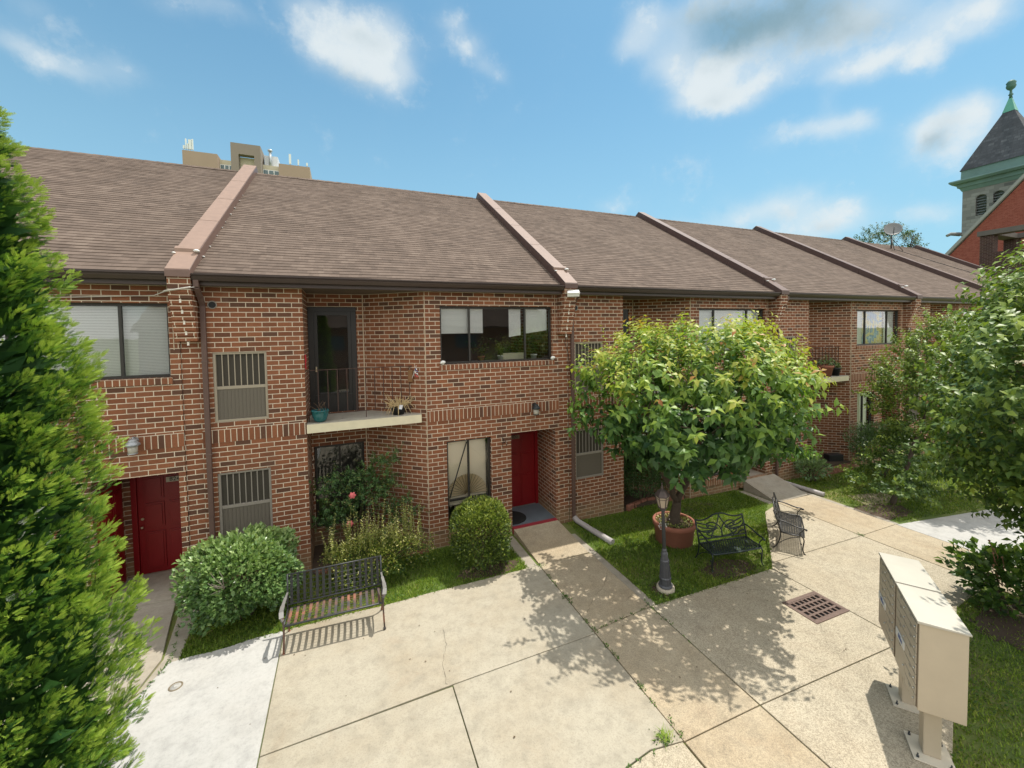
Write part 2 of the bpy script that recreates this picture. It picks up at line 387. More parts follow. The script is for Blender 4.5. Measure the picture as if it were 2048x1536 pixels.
M_CONC_T = concrete_mat('tan_concrete', (.405, .365, .285), .42, 55, stain_amt=.35)
M_CONC_O = concrete_mat('ochre_concrete', (.46, .385, .272), .55, 42, stain_amt=.4, agg=.25)
M_CONC_A = concrete_mat('aggregate_concrete', (.48, .42, .315), .85, 34, stain_amt=.25, dark=(.17, .14, .10), agg=.40)
M_CONC_G = concrete_mat('grey_concrete', (.37, .335, .275), .15, 60, stain_amt=.3)

def lawn_mat():
    m = bpy.data.materials.new('lawn_soil'); m.use_nodes = True; T = NT(m.node_tree); b = T.n['Principled BSDF']
    tc = T.new('ShaderNodeTexCoord'); P = tc.outputs['Object']
    n1 = T.noise(P, .8, 6, .65); n2 = T.noise(P, 45, 4, .75)
    c = T.ramp(T.math('ADD', n1, T.math('MULTIPLY', T.math('SUBTRACT', n2, .5), .6)), [(.3, (.08, .13, .026)), (.5, (.13, .175, .035)), (.62, (.19, .18, .06)), (.75, (.19, .14, .08))])
    T.set(b, 'Base Color', c); b.inputs['Roughness'].default_value = .95
    bp = T.new('ShaderNodeBump'); bp.inputs['Strength'].default_value = .8; bp.inputs['Distance'].default_value = .02; T.set(bp, 'Height', n2); T.l.new(bp.outputs[0], b.inputs['Normal'])
    return m
M_LAWN = lawn_mat()
M_SOIL = mat('soil', (.075, .050, .032), .95, bump=.8, bscale=25, var=.45, vscale=9)

def leaf_mat(name, stops, trans=.35, rough=.42, spec=.35, tcol=(1.2, 1.28, .6)):
    m = bpy.data.materials.new(name); m.use_nodes = True; T = NT(m.node_tree); b = T.n['Principled BSDF']
    at = T.new('ShaderNodeAttribute', attribute_name='lv')
    c = T.ramp(at.outputs['Fac'], stops)
    T.set(b, 'Base Color', c); b.inputs['Roughness'].default_value = rough; b.inputs['Specular IOR Level'].default_value = spec
    tr = T.new('ShaderNodeBsdfTranslucent'); T.set(tr, 'Color', T.mix(1.0, c, C4(tcol), 'MULTIPLY'))
    mx = T.new('ShaderNodeMixShader'); mx.inputs[0].default_value = trans
    T.l.new(b.outputs[0], mx.inputs[1]); T.l.new(tr.outputs[0], mx.inputs[2])
    T.l.new(mx.outputs[0], T.n['Material Output'].inputs[0])
    return m
M_BARK = mat('bark', (.075, .055, .038), .9, bump=.9, bscale=30, var=.4, vscale=20)
M_TWIG = mat('twig', (.10, .085, .05), .85)

def glass_mat(name, tint=(.98, 1.0, .99), refl=.10):
    m = bpy.data.materials.new(name); m.use_nodes = True; T = NT(m.node_tree); T.n.remove(T.n['Principled BSDF'])
    tr = T.new('ShaderNodeBsdfTransparent'); tr.inputs[0].default_value = C4(tint)
    gl = T.new('ShaderNodeBsdfGlossy'); gl.inputs['Roughness'].default_value = .015; gl.inputs[0].default_value = (1, 1, 1, 1)
    fr = T.new('ShaderNodeFresnel'); fr.inputs[0].default_value = 1.5
    tc = T.new('ShaderNodeTexCoord'); bp = T.new('ShaderNodeBump'); bp.inputs['Strength'].default_value = .05; bp.inputs['Distance'].default_value = .02
    T.set(bp, 'Height', T.noise(tc.outputs['Object'], 2.0, 2)); T.l.new(bp.outputs[0], gl.inputs['Normal'])
    mx = T.new('ShaderNodeMixShader'); T.set(mx, 0, T.math('MULTIPLY', fr.outputs[0], 1.0+refl*10, True))
    T.l.new(tr.outputs[0], mx.inputs[1]); T.l.new(gl.outputs[0], mx.inputs[2]); T.l.new(mx.outputs[0], T.n['Material Output'].inputs[0])
    return m
M_GLASS = glass_mat('window_glass')
M_LAMPGLASS = glass_mat('lamp_glass', (.75, .72, .65), .1)
M_BRONZE = mat('bronze_frame', (.035, .032, .028), .45, .2)
M_GUTTER = mat('brown_gutter', (.044, .027, .021), .42, bump=.05, var=.25, vscale=3)
M_SPOUT = mat('brown_downspout', (.105, .062, .050), .5, var=.25, vscale=5)
M_SOFFIT = mat('soffit', (.10, .075, .055), .8, var=.4, vscale=3)
M_COPING = mat('faded_coping', (.27, .18, .135), .6, var=.22, vscale=7)
M_COPDARK = mat('brown_coping', (.085, .048, .038), .5, var=.3, vscale=5)
M_LINER = mat('interior_wall', (.10, .095, .09), .9)
M_RED = mat('red_door_paint', (.20, .005, .008), .38, spec=.4, var=.12, vscale=4)
M_BLIND = mat('blind', (.86, .87, .84), .6)
M_BRASS = mat('door_hardware', (.6, .52, .38), .3, .9)
M_TANFRAME = mat('tan_aluminium', (.33, .285, .215), .5)
M_BLACK = mat('black_metal', (.012, .013, .014), .45, .3)
M_WHITE = mat('white_paint', (.78, .78, .75), .55)
M_WHITEBRICK = mat('white_mortar', (.7, .66, .58), .9)
M_CAULK = mat('tan_sealant', (.52, .42, .30), .8)
# ================================================================== brick row houses
X0, U, FY = -2.714, 8.078, 9.5
TAN = .622; TH = math.atan(TAN)
ZS, ZE = 5.85, 6.05                       # soffit, eave

def panel(mb, A, B, z0, z1, openings=(), u0=0.0):
    A, B = Vector((*A, 0)), Vector((*B, 0)); L = (B-A).length; d = (B-A)/L
    us = sorted({0, L, *[o[0] for o in openings], *[o[1] for o in openings]})
    zs = sorted({z0, z1, *[o[2] for o in openings], *[o[3] for o in openings]})
    us = [u for u in us if 0 <= u <= L]; zs = [z for z in zs if z0 <= z <= z1]
    for a, b in zip(us, us[1:]):
        for c, e in zip(zs, zs[1:]):
            um, zm = (a+b)/2, (c+e)/2
            if any(o[0] < um < o[1] and o[2] < zm < o[3] for o in openings): continue
            p, q = A+d*a, A+d*b
            mb.poly([(p.x, p.y, c), (q.x, q.y, c), (q.x, q.y, e), (p.x, p.y, e)], [(u0+a, c), (u0+b, c), (u0+b, e), (u0+a, e)])

def reveal(mb, x0, x1, z0, z1, y0, y1, bottom=True, top=True):
    mb.poly([(x0, y0, z0), (x0, y0, z1), (x0, y1, z1), (x0, y1, z0)])
    mb.poly([(x1, y0, z0), (x1, y1, z0), (x1, y1, z1), (x1, y0, z1)])
    if top: mb.poly([(x0, y0, z1), (x1, y0, z1), (x1, y1, z1), (x0, y1, z1)])
    if bottom: mb.poly([(x0, y0, z0), (x0, y1, z0), (x1, y1, z0), (x1, y0, z0)])

def blind_mesh(mb, x0, x1, z0, z1, y, tilt=0.0, pitch=.028):
    n = max(2, int((z1-z0)/pitch))
    for i in range(n):
        za = z1-(i+.08)*(z1-z0)/n; zb = z1-(i+.95)*(z1-z0)/n
        k = tilt*(i/n)
        mb.poly([(x0, y+.006, za-k*0), (x1, y+.006, za+k), (x1, y-.006, zb+k), (x0, y-.006, zb)])
    mb.box(x0, x1, y-.015, y+.015, z1-.005, z1+.025)

def make_window(parent, x0, x1, z0, z1, y, fr, blinds=(), rails=(), name='window', w=.05, fmat=None, tint=None):
    """frame with mullions at fractions fr and rails at heights; children: pane, blind"""
    f = MB(); fm = fmat or M_BRONZE
    ya, yb = y, y+.07
    f.box(x0, x1, ya, yb, z1-w, z1); f.box(x0, x1, ya-.012, yb, z0, z0+w)
    f.box(x0, x0+w, ya, yb, z0+w, z1-w); f.box(x1-w, x1, ya, yb, z0+w, z1-w)
    for r in fr:
        xm = x0+(x1-x0)*r; f.box(xm-w*.45, xm+w*.45, ya+.008, yb-.004, z0+w, z1-w)
    xs = [x0+w]+[x0+(x1-x0)*r for r in fr]+[x1-w]
    for zr in rails:
        for a, b in zip(xs, xs[1:]): f.box(a+w*.46, b-w*.46, ya+.012, yb-.008, zr-w*.45, zr+w*.45)
    o = f.build(name, fm, parent)
    p = MB(); p.poly([(x0+w*.5, y+.04, z0+w*.5), (x1-w*.5, y+.04, z0+w*.5), (x1-w*.5, y+.04, z1-w*.5), (x0+w*.5, y+.04, z1-w*.5)])
    p.build('pane', tint or M_GLASS, o)
    for bl in blinds:
        b = MB(); W = x1-x0
        blind_mesh(b, x0+w+.004+bl[0]*(W-2*w-.01), x0+w+.004+bl[1]*(W-2*w-.01), z1-w-bl[2]*(z1-z0-2*w), z1-w-.03, y+.13, bl[3] if len(bl) > 3 else 0)
        b.build('blind', bl[4] if len(bl) > 4 else M_BLIND, o)
    return o

M_MESH_D = mat('dark_insect_screen', (.055, .048, .036), .8, var=.3, vscale=60)
M_MESH_L = mat('grey_insect_screen', (.135, .118, .092), .75, var=.18, vscale=60)
M_TANFRAME2 = mat('grey_aluminium', (.26, .235, .20), .5)
def make_barred(parent, x0, x1, z0, z1, y, fm, lowmat=None, ac=False):
    w = .045; zm = z0+(z1-z0)*.49
    f = MB()
    f.box(x0, x1, y-.03, y+.06, z1-w, z1); f.box(x0, x1, y-.04, y+.06, z0, z0+w)
    f.box(x0, x0+w, y-.03, y+.06, z0+w, z1-w); f.box(x1-w, x1, y-.03, y+.06, z0+w, z1-w)
    f.box(x0+w, x1-w, y-.018, y+.05, zm-.03, zm+.03)
    o = f.build('window', fm, parent, bevel=.004); o['label'] = 'barred window with a dark upper screen and grey lower panel'
    s = MB(); s.box(x0+w*.8, x1-w*.8, y+.02, y+.03, zm+.02, z1-w*.8); s.build('screen', M_MESH_D, o)
    s = MB(); s.box(x0+w*.8, x1-w*.8, y-.005, y+.012, z0+w*.8, zm-.02)
    n = 13
    for i in range(n):
        xx = x0+w+(x1-x0-2*w)*(i+.5)/n; s.box(xx-.006, xx+.006, y-.013, y-.0055, z0+w*.85, zm-.031)
    s.build('lower_panel', lowmat or M_MESH_L, o)
    n = 7
    for i in range(n):
        xx = x0+w+(x1-x0-2*w)*(i+1)/(n+1); b = MB(); b.box(xx-.008, xx+.008, y-.02, y-.004, zm+.03, z1-w); b.build('bar', fm, o)
    return o

def make_door(parent, x0, x1, z0, z1, y, lock_left=True, name='door', axis='x'):
    """six-panel red door; axis 'x' lies along x at depth y, axis 'y' lies on a side wall at x=y"""
    f = MB(); w = x1-x0; h = z1-z0
    f.box(x0, x1, y, y+.045, z0, z1)
    st = .12*w
    for (a, b) in ((.045, .40), (.445, .68), (.715, .93)):
        for (c, d) in ((st/w*1.0, .46), (.54, 1-st/w)):
            xa, xb, za, zb = x0+c*w, x0+d*w, z0+a*h, z0+b*h
            f.box(xa, xb, y-.020, y-.0005, za, zb)
            f.box(xa+.035, xb-.035, y-.034, y-.0205, za+.035, zb-.035)
    if axis == 'y':
        f.v = [(p[1], p[0], p[2]) for p in f.v]; f.f = [tuple(reversed(q)) for q in f.f]
        f.v = [(2*y-p[0], p[1], p[2]) for p in f.v]; f.f = [tuple(reversed(q)) for q in f.f]
    o = f.build(name, M_RED, parent, bevel=.003)
    if axis == 'x':
        xk = x0+.07 if lock_left else x1-.07
        k = MB(); k.sphere((xk, y-.055, z0+.46*h), .028, 10, 6); k.tube([(xk, y-.001, z0+.46*h), (xk, y-.05, z0+.46*h)], .012, 8); k.build('handle', M_BRASS, o)
        k = MB(); k.tube([(xk, y-.001, z0+.535*h), (xk, y-.022, z0+.535*h)], .026, 12); k.build('deadbolt', M_BRASS, o)
    return o

def roof_z(y): return ZE+(y+.3)*TAN
M_NICHE_FLOOR = mat('grey_blue_floor_paint', (.13, .16, .185), .55, var=.25, vscale=3)
M_REDSTRIP = mat('red_step_paint', (.30, .028, .04), .55, var=.3, vscale=12)
M_SLABTOP = concrete_mat('balcony_concrete', (.40, .385, .33), .12, 70, stain_amt=.3)
M_SLABEDGE = mat('cream_balcony_edge', (.66, .60, .43), .7, var=.14, vscale=5, bump=.1)
M_ALUM = mat('grey_vinyl_pipe', (.40, .37, .36), .5, var=.2, vscale=8)
RUST = mat('rusty_rail_paint', (.060, .030, .022), .6, .2, var=.4, vscale=15)

def coping_mesh(mb, side):
    # side 0: front slope of the party wall cap; 1: rear slope; sections of folded metal butt together
    ys = [.14, 1.6, 3.1, 4.7, 6.55]
    hw = .185
    for a, b in zip(ys, ys[1:]):
        jit = rnd.uniform(-.006, .006)
        P = []
        for yy in (a+.004, b-.004):
            z = roof_z(yy)
            P.append((yy, z-.10, z+.235+jit))
        ya, z0a, z1a = P[0]; yb, z0b, z1b = P[1]
        pts = [(-hw, ya, z0a), (hw, ya, z0a), (-hw, yb, z0b), (hw, yb, z0b), (-hw, ya, z1a), (hw, ya, z1a), (-hw, yb, z1b), (hw, yb, z1b)]
        if side: pts = [(p[0], 13.1-p[1], p[2]) for p in pts]
        mb.hexa(pts)

def end_wall(t, x):
    pw = MB(); prof = [(.02, -1.5), (.02, ZS+.25), (6.55, roof_z(6.55)-.02), (13.1, ZS+.25), (13.1, -1.5)]
    for s in (-1, 1):
        xx = x+s*.145; pts = [(xx, y, z) for y, z in prof]; pw.poly(pts if s > 0 else pts[::-1])
    for a, b in zip(prof, prof[1:]+prof[:1]): pw.poly([(x-.145, *a), (x+.145, *a), (x+.145, *b), (x-.145, *b)])
    # corbelled brick pier that carries the front of the party wall out to the eave
    n = 13
    for i in range(n):
        z1 = ZE+.03-i*.0975; d = .42-.028*max(0, i-3)
        if d < .03: break
        pw.box(x-.17, x+.17, -d, .03, z1-.0965, z1)
    o = pw.build('party_wall', M_BRICK, t)
    return o

def roof_mesh(name, x0, x1):
    rng = np.random.default_rng(int(abs(x0*13)+x1*7)); e = .145; y0 = -.37
    n = int((6.55-y0)/math.cos(TH)/e); c, s = math.cos(TH), math.sin(TH); nx = 12
    mb = MB(); xs = np.linspace(x0, x1, nx+1)
    wob = rng.normal(0, .002, (n+2, nx+1)); sag = .012*np.sin(np.linspace(0, 9, nx+1)+rng.uniform(0, 6))
    def P(i, s_, lift): y = y0+s_*c-lift*s; z = roof_z(y0)+s_*s+lift*c; return (float(xs[i]), y, z)
    for r in range(n+1):
        sa = r*e; sb = min((r+1)*e, (6.55-y0)/c)
        for i in range(nx):
            l0, l1 = .011+wob[r, i]+sag[i], .011+wob[r, i+1]+sag[i+1]
            t0, t1 = .001+sag[i], .001+sag[i+1]
            a, b = P(i, sa, l0), P(i+1, sa, l1); d, c_ = P(i, sb+.006, t0), P(i+1, sb+.006, t1)
            mb.poly([a, b, c_, d], [(xs[i], sa+.004), (xs[i+1], sa+.004), (xs[i+1], sb-.004), (xs[i], sb-.004)])
            mb.poly([P(i, sa, -.02), P(i+1, sa, -.02), b, a], [(xs[i], sa), (xs[i+1], sa), (xs[i+1], sa+.003), (xs[i], sa+.003)])
    # rear slope and underside
    zr = roof_z(6.55)
    mb.poly([(x0, 6.55, zr), (x1, 6.55, zr), (x1, 13.47, roof_z(y0)), (x0, 13.47, roof_z(y0))], [(x0, 0), (x1, 0), (x1, 8.15), (x0, 8.15)])
    mb.poly([(x0, y0, roof_z(y0)-.03), (x0, 6.55, zr-.09), (x1, 6.55, zr-.09), (x1, y0, roof_z(y0)-.03)])
    # ridge cap
    return mb.mesh(name)

def house(k, label, opt):
    X = X0+k*U
    t = empty('brick_townhouse', (X, FY, 0), 0, label, 'house', 'attached brick townhouses of the row')
    A1, B0, BK, D = 1.936, 3.154, 4.456, 1.1
    zb = -1.5
    # ---------------- front wall with its real openings
    w = MB(); w2 = MB(); zr = 2.92; fz = opt.get('fz', -.10)
    barU, barL = (.35, 1.26, 3.21, 4.58), (.35, 1.26, .84, 2.21)
    z_s0, z_s1 = 2.815, 3.075
    bayU, bayL, dr = (4.80, 7.77, 4.14, 5.525), (4.90, 6.02, .14, 2.30), (6.55, 7.82, fz, 2.32)
    panel(w, (.145, 0), (A1, 0), zb, z_s0, [(barL[0]-.145, barL[1]-.145, barL[2], barL[3])], .145)
    panel(w2, (.145, 0), (A1, 0), z_s1, ZS, [(barU[0]-.145, barU[1]-.145, barU[2], barU[3])], .145)
    for q, za, zc in ((w, zb, zr), (w2, zr, ZS)):
        panel(q, (A1, 0), (A1, D), za, zc, (), .03)
        panel(q, (A1, D), (B0, D), za, zc, [(.0, 1.062, 3.04, 5.55)] if q is w2 else [(.05, 1.16, .30, 2.26)], .1)
        panel(q, (B0, D), (BK, 0), za, zc, (), .07)
    panel(w, (BK, 0), (U-.145, 0), zb, z_s0, [(bayL[0]-BK, bayL[1]-BK, bayL[2], bayL[3]), (dr[0]-BK, dr[1]-BK, zb, dr[3])], BK)
    panel(w2, (BK, 0), (U-.145, 0), z_s1, ZS, [(bayU[0]-BK, bayU[1]-BK, bayU[2], bayU[3])], BK)
    reveal(w2, *barU, 0, .2); reveal(w, *barL, 0, .2); reveal(w2, *bayU, 0, .24); reveal(w, *bayL, 0, .24)
    reveal(w, A1+.05, A1+1.16, .30, 2.26, D, D+.2)
    reveal(w2, A1+.003, A1+1.062, 3.04, 5.55, D, D+.2)
    reveal(w, dr[0], dr[1], zb, dr[3], 0, D, bottom=False)
    panel(w, (dr[0], D), (dr[1], D), zb, dr[3], [(.12, 1.27, fz, 2.32)], 0)
    o_w = w.build('lower_wall', M_BRICK, t); w = w2
    # rear wall
    w2.build('upper_wall', M_BRICK, t); w = MB()
    w.poly([(U-.145, 13.1, zb), (.145, 13.1, zb), (.145, 13.1, ZS+.2), (U-.145, 13.1, ZS+.2)]); w.build('rear_wall', M_BRICK, t)
    # soldier course bands
    for a, b in ((.145, A1), (BK, U-.145)):
        s = MB()
        s.poly([(a, -.006, z_s0), (b, -.006, z_s0), (b, -.006, z_s1), (a, -.006, z_s1)], [(a, .003), (b, .003), (b, .2575), (a, .2575)])
        s.poly([(a, -.006, z_s1), (b, -.006, z_s1), (b, 0, z_s1), (a, 0, z_s1)]); s.poly([(a, 0, z_s0), (b, 0, z_s0), (b, -.006, z_s0), (a, -.006, z_s0)])
        s.build('soldier_course', M_SOLDIER, t)
    for (a, b, z0, z1) in ((bayU[0]-.03, bayU[1]+.03, bayU[2]-.125, bayU[2]-.004), (bayL[0], bayL[1], bayL[2]-.245, bayL[2]-.004)):
        y = -.028; s = MB()
        s.poly([(a, y, z0), (b, y, z0), (b, y, z1), (a, y, z1)], [(a, .003), (b, .003), (b, .2575), (a, .2575)])
        s.poly([(a, y, z1), (b, y, z1), (b, .2, z1+.012), (a, .2, z1+.012)], [(a, .01), (b, .01), (b, .25), (a, .25)])
        for xx in (a, b): s.poly([(xx, y, z0), (xx, y, z1), (xx, .1, z1), (xx, .1, z0)])
        s.poly([(a, y, z0), (a, 0, z0), (b, 0, z0), (b, y, z0)]); s.build('brick_sill', M_SOLDIER, t)
    # sealed corner joints
    j = MB()
    j.box(B0-.012, B0+.010, D-.018, D+.01, -1, ZS-.01); j.box(BK-.016, BK-.002, -.006, .02, -1, ZS-.01); j.box(U-.245, U-.232, -.005, .01, 4.65, ZS-.01)
    j.build('corner_joint', M_CAULK, t)
    # interior
    li = MB(); li.box(.2, U-.2, 3.2, 3.3, -1.2, ZS-.1); li.box(.2, U-.2, D+.25, 3.19, 2.72, 2.84)
    li.build('inner_partition', M_LINER, t)
    # ---------------- party wall and coping
    pw = end_wall(t, 0)
    for i in range(5):
        n_ = 5+2*i; yf = -(.42-.028*max(0, n_-3)); z1 = ZE+.03-n_*.0975
        white = MB(); white.box(-.02+i*.006, .012+i*.006, yf-.004, yf+.02, z1-.082, z1-.014); white.build('weep_mortar', M_WHITEBRICK, pw)
    c = MB(); coping_mesh(c, 0); coping_mesh(c, 1)
    # short drip section over the pier front, lower than the run behind it
    hw = .185
    for (ya, yb, ha, hb) in ((-.47, .136, .15, .20),):
        za, zc = roof_z(ya), roof_z(yb)
        c.hexa([(-hw, ya, za+.02), (hw, ya, za+.02), (-hw, yb, zc-.1), (hw, yb, zc-.1), (-hw, ya, za+ha), (hw, ya, za+ha), (-hw, yb, zc+hb), (hw, yb, zc+hb)])
    co = c.build('coping', opt.get('cop', M_COPDARK), pw, bevel=.008)
    tops = MB()
    for a, b in ((-.46, .12), (.15, 1.59), (1.61, 3.09), (3.11, 4.69), (4.71, 6.54)):
        h = .2425 if a > 0 else None
        za, zc = roof_z(a)+(h or .155), roof_z(b)+(h or .205)
        tops.hexa([(-hw+.006, a, za), (hw-.006, a, za), (-hw+.006, b, zc), (hw-.006, b, zc), (-hw+.006, a, za+.006), (hw-.006, a, za+.006), (-hw+.006, b, zc+.006), (hw-.006, b, zc+.006)])
    tops.hexa([(-hw-.01, .10, roof_z(.1)+.20), (hw+.01, .10, roof_z(.1)+.20), (-hw-.01, .17, roof_z(.17)+.2), (hw+.01, .17, roof_z(.17)+.2), (-hw-.01, .10, roof_z(.1)+.275), (hw+.01, .10, roof_z(.1)+.275), (-hw-.01, .17, roof_z(.17)+.28), (hw+.01, .17, roof_z(.17)+.28)])
    tops.build('coping_top', opt.get('top', M_COPING), pw)
    spots = [(.16, .06, .255, .05), (-.18, .02, .22, .03)]
    if k == 0: spots += [(hw+.012, .3+.48*i+rnd.uniform(-.1, .1), .03, rnd.uniform(.012, .026)) for i in range(9)]
    for (sx, yy, dz, r_) in spots:
        sb = MB(); sb.sphere((sx, yy, roof_z(yy)+dz), r_, 7, 5, (1, 1.7, .6)); sb.build('sealant', M_WHITE, pw)
    if opt.get('last'):
        end_wall(t, U); c = MB(); coping_mesh(c, 0); coping_mesh(c, 1); c.v = [(p[0]+U, p[1], p[2]) for p in c.v]; c.build('coping', M_COPDARK, t)
    # ---------------- roof, eave
    link_mesh('roof', roof_mesh('roof', .17, U-.17), M_SHINGLE, t)
    r = MB()
    for a in np.arange(.2, U-.5, .3):
        z = roof_z(6.55); r.hexa([(a, 6.43, z-.06), (a+.29, 6.43, z-.06), (a, 6.67, z-.06), (a+.29, 6.67, z-.06), (a, 6.53, z+.02), (a+.29, 6.53, z+.012), (a, 6.57, z+.02), (a+.29, 6.57, z+.012)])
    r.build('ridge_cap', M_SHINGLE, t)
    so_ = MB(); so_.box(.17, U-.17, -.27, 1.35, ZS, ZS+.02); so_.build('soffit', M_SOFFIT, t)
    fa = MB(); fa.box(.17, U-.17, -.30, -.272, ZS-.012, ZE+.02); fa.build('fascia', M_GUTTER, t)
    de = MB(); de.box(.175, U-.175, -.385, -.372, 6.018, 6.034); de.build('eave_highlight', mat('pale_eave_highlight', (.38, .33, .29), .4, .3), t)  # pale strip: the highlight along the gutter edge put into colour
    gu = MB(); prof = [(-.301, 6.035), (-.45, 6.04), (-.45, 6.018), (-.432, 6.012), (-.425, 5.975), (-.39, 5.915), (-.301, 5.915)]
    xa, xb = .19, U-.19
    for (ya, za), (yb, zb_) in zip(prof[1:], prof[2:]): gu.poly([(xa, ya, za), (xa, yb, zb_), (xb, yb, zb_), (xb, ya, za)])
    gu.poly([(xa, -.44, 6.0), (xb, -.44, 6.0), (xb, -.302, 6.0), (xa, -.302, 6.0)])
    for xx in (xa, xb): gu.poly([(xx, y, z) for y, z in prof])
    gu.build('gutter', M_GUTTER, t)
    # downspout with offset elbow, standing on the front wall beside the party wall
    zg = gf(X+.2)
    d = MB(); xs = .245
    path = [(xs, -.37, 5.93), (xs, -.36, 5.80), (xs, -.16, 5.62), (xs, -.065, 5.50)]
    for a, b in zip(path, path[1:]): d.bar(a, b, .085, .075, (0, 1, 0))
    d.bar((xs, -.06, 5.53), (xs, -.06, zg+.14), .085, .065, (0, 1, 0))
    for z in (4.4, 2.6, .9): d.box(xs-.055, xs+.055, -.096, -.01, z, z+.03)
    dn = d.build('downspout', M_SPOUT, t, bevel=.01)
    if opt.get('ext'):
        e = MB(); pts = [(xs, -.09, zg+.16), (xs+.02, -.2, zg+.11), (xs+.12, -.75, zg+.085), (xs+.20, -1.15, zg+.07), (xs+.26, -1.42, zg+.05)]
        e.tube(pts, [.075, .07, .07, .075, .08], 12)
        e.build('drain_extension', M_ALUM, dn)
    # ---------------- windows
    make_window(t, *bayU, .10, (.25, .75), opt.get('blinds', [(0, 1, 1)]), name='window')
    bl = opt.get('low', None)
    lw = make_window(t, *bayL, .10, (.5,), [] if bl else [(0, 1, 1)], rails=(.82,), name='window')
    make_barred(t, *barU, .05, M_TANFRAME)
    make_barred(t, *barL, .05, M_TANFRAME2)
    # recessed lower window and balcony storm door
    make_window(t, A1+.06, A1+1.15, .31, 2.25, D+.06, (.5,), [], name='window')
    sd = MB(); x0, x1, z0, z1 = A1+.006, A1+1.06, 3.04, 5.545; y = D+.02
    for q in ((x0, x1, z1-.10, z1), (x0, x0+.12, z0, z1-.10), (x1-.12, x1, z0, z1-.10), (x0+.12, x1-.12, z0, z0+.42), (x0+.12, x1-.12, 3.98-.04, 3.98+.01)):
        if q[2] == 3.94: continue
        sd.box(q[0], q[1], y, y+.06, q[2], q[3])
    sd.box(x0+.12, x0+.2, y+.012, y+.045, z0+.42, z1-.1); sd.box(x1-.2, x1-.12, y+.012, y+.045, z0+.42, z1-.1)
    sd.box(x0+.2, x1-.2, y+.012, y+.045, z1-.2, z1-.1); sd.box(x0+.2, x1-.2, y-.01, y+.05, z0+.42, z0+.47)
    door = sd.build('balcony_door', mat('black_storm_door', (.018, .017, .016), .4), t, bevel=.004)
    p = MB(); p.poly([(x0+.19, y+.03, z0+.45), (x1-.19, y+.03, z0+.45), (x1-.19, y+.03, z1-.18), (x0+.19, y+.03, z1-.18)]); p.build('pane', M_GLASS, door)
    h = MB(); h.box(x0+.14, x0+.17, y-.05, y-.001, 4.02, 4.14); h.build('handle', M_BRASS, door)
    # ---------------- balcony
    sl_ = MB()
    a = .03; xr = BK-.14
    bot, top = 2.83, 3.02
    outline = [(A1+.004, .004), (xr, .004), (xr, (BK-xr)/(BK-B0)*D-.012), (B0-.012, D-.012), (A1+.004, D-.012)]
    sl_.poly([(x, y, top) for x, y in outline]); sl_.poly([(x, y, bot) for x, y in outline][::-1])
    for (p1, p2) in zip(outline, outline[1:]+outline[:1]): sl_.poly([(*p1, bot), (*p2, bot), (*p2, top), (*p1, top)])
    bo = sl_.build('balcony', M_SLABTOP, t)
    ed = MB(); ed.box(A1+.006, xr+.004, -.012, .003, bot-.004, top-.012); ed.box(xr+.0005, xr+.012, .0035, .12, bot, top-.012); ed.build('balcony_edge', M_SLABEDGE, bo)
    yr = .24; xe = BK-(yr/D)*(BK-B0)-.01
    ra = MB(); ra.bar((A1+.005, yr, 4.13), (xe, yr, 4.13), .035, .014); ra.bar((A1+.005, yr, 3.17), (xe, yr, 3.17), .03, .012)
    rail = ra.build('railing', RUST, bo)
    n = 12
    for i in range(n):
        xx = A1+.04+(xe-A1-.10)*i/(n-1); b = MB(); b.box(xx-.008, xx+.008, yr-.008, yr+.008, 3.02 if i in (0, n-1, 6) else 3.175, 4.124); b.build('baluster', RUST, rail)
    # ---------------- entrance
    fl = MB(); fl.box(dr[0]+.002, dr[1]-.002, .045, D+.15, -.4, fz-.005); nf = fl.build('entry_floor', opt.get('floor', M_NICHE_FLOOR), t)
    th = MB(); th.box(dr[0]+.002, dr[1]-.002, -.075, .044, -.36, fz); th.build('threshold', opt.get('thr', M_BRICK), nf)
    fr = MB(); xa, xb = dr[0]+.121, dr[1]-.002
    fr.box(xa, xa+.09, D-.02, D+.1, fz-.004, 2.318); fr.box(xb-.09, xb, D-.02, D+.1, fz-.004, 2.318); fr.box(xa+.09, xb-.09, D-.02, D+.1, 2.16, 2.318)
    fr.build('door_frame', M_RED, t, bevel=.004)
    do = make_door(t, xa+.095, xb-.095, fz+.005, 2.155, D+.02)
    if opt.get('num'):
        nm = MB(); nx_ = 7.41 if opt['numside'] == 'r' else 7.10
        nm.box(nx_-.145, nx_+.145, D-.026, D-.001, 1.86, 1.965); npl = nm.build('number_plate', mat('number_plate_metal', (.20, .14, .10), .5, .3), do)
        tm = text_mesh(opt['num'], .12, .004); tm.transform(Matrix.Translation((nx_, D-.029, 1.912)) @ Matrix.Rotation(R(90), 4, 'X'))
        link_mesh('number_lettering', tm, mat('number_ink', (.75, .73, .66) if opt['num'] == '822' else (.03, .02, .018), .6), npl)
        if opt['num'] == '824': npl.data.materials[0] = mat('pale_number_plate', (.45, .42, .34), .6)
    make_door(t, .12, .98, fz+.005, 2.05, dr[0]+.03, axis='y', name='side_door') if opt.get('side') else None
    # dryer vent hole
    v = MB(); v.lathe([(.075, 0), (.08, .012), (.062, .012), (.06, -.02)], (0, 0, 0), 18); v.v = [(p[0]+.385, -p[2]-.0, p[1]+5.50) for p in v.v]
    ve = v.build('vent', M_TANFRAME2, t)
    v = MB(); v.lathe([(.001, .0), (.062, .001)], (0, 0, 0), 18, cap=False); v.v = [(p[0]+.385, -.006, p[1]+5.50) for p in v.v]; v.build('vent_opening', M_BLACK, ve)
    return t, o_w

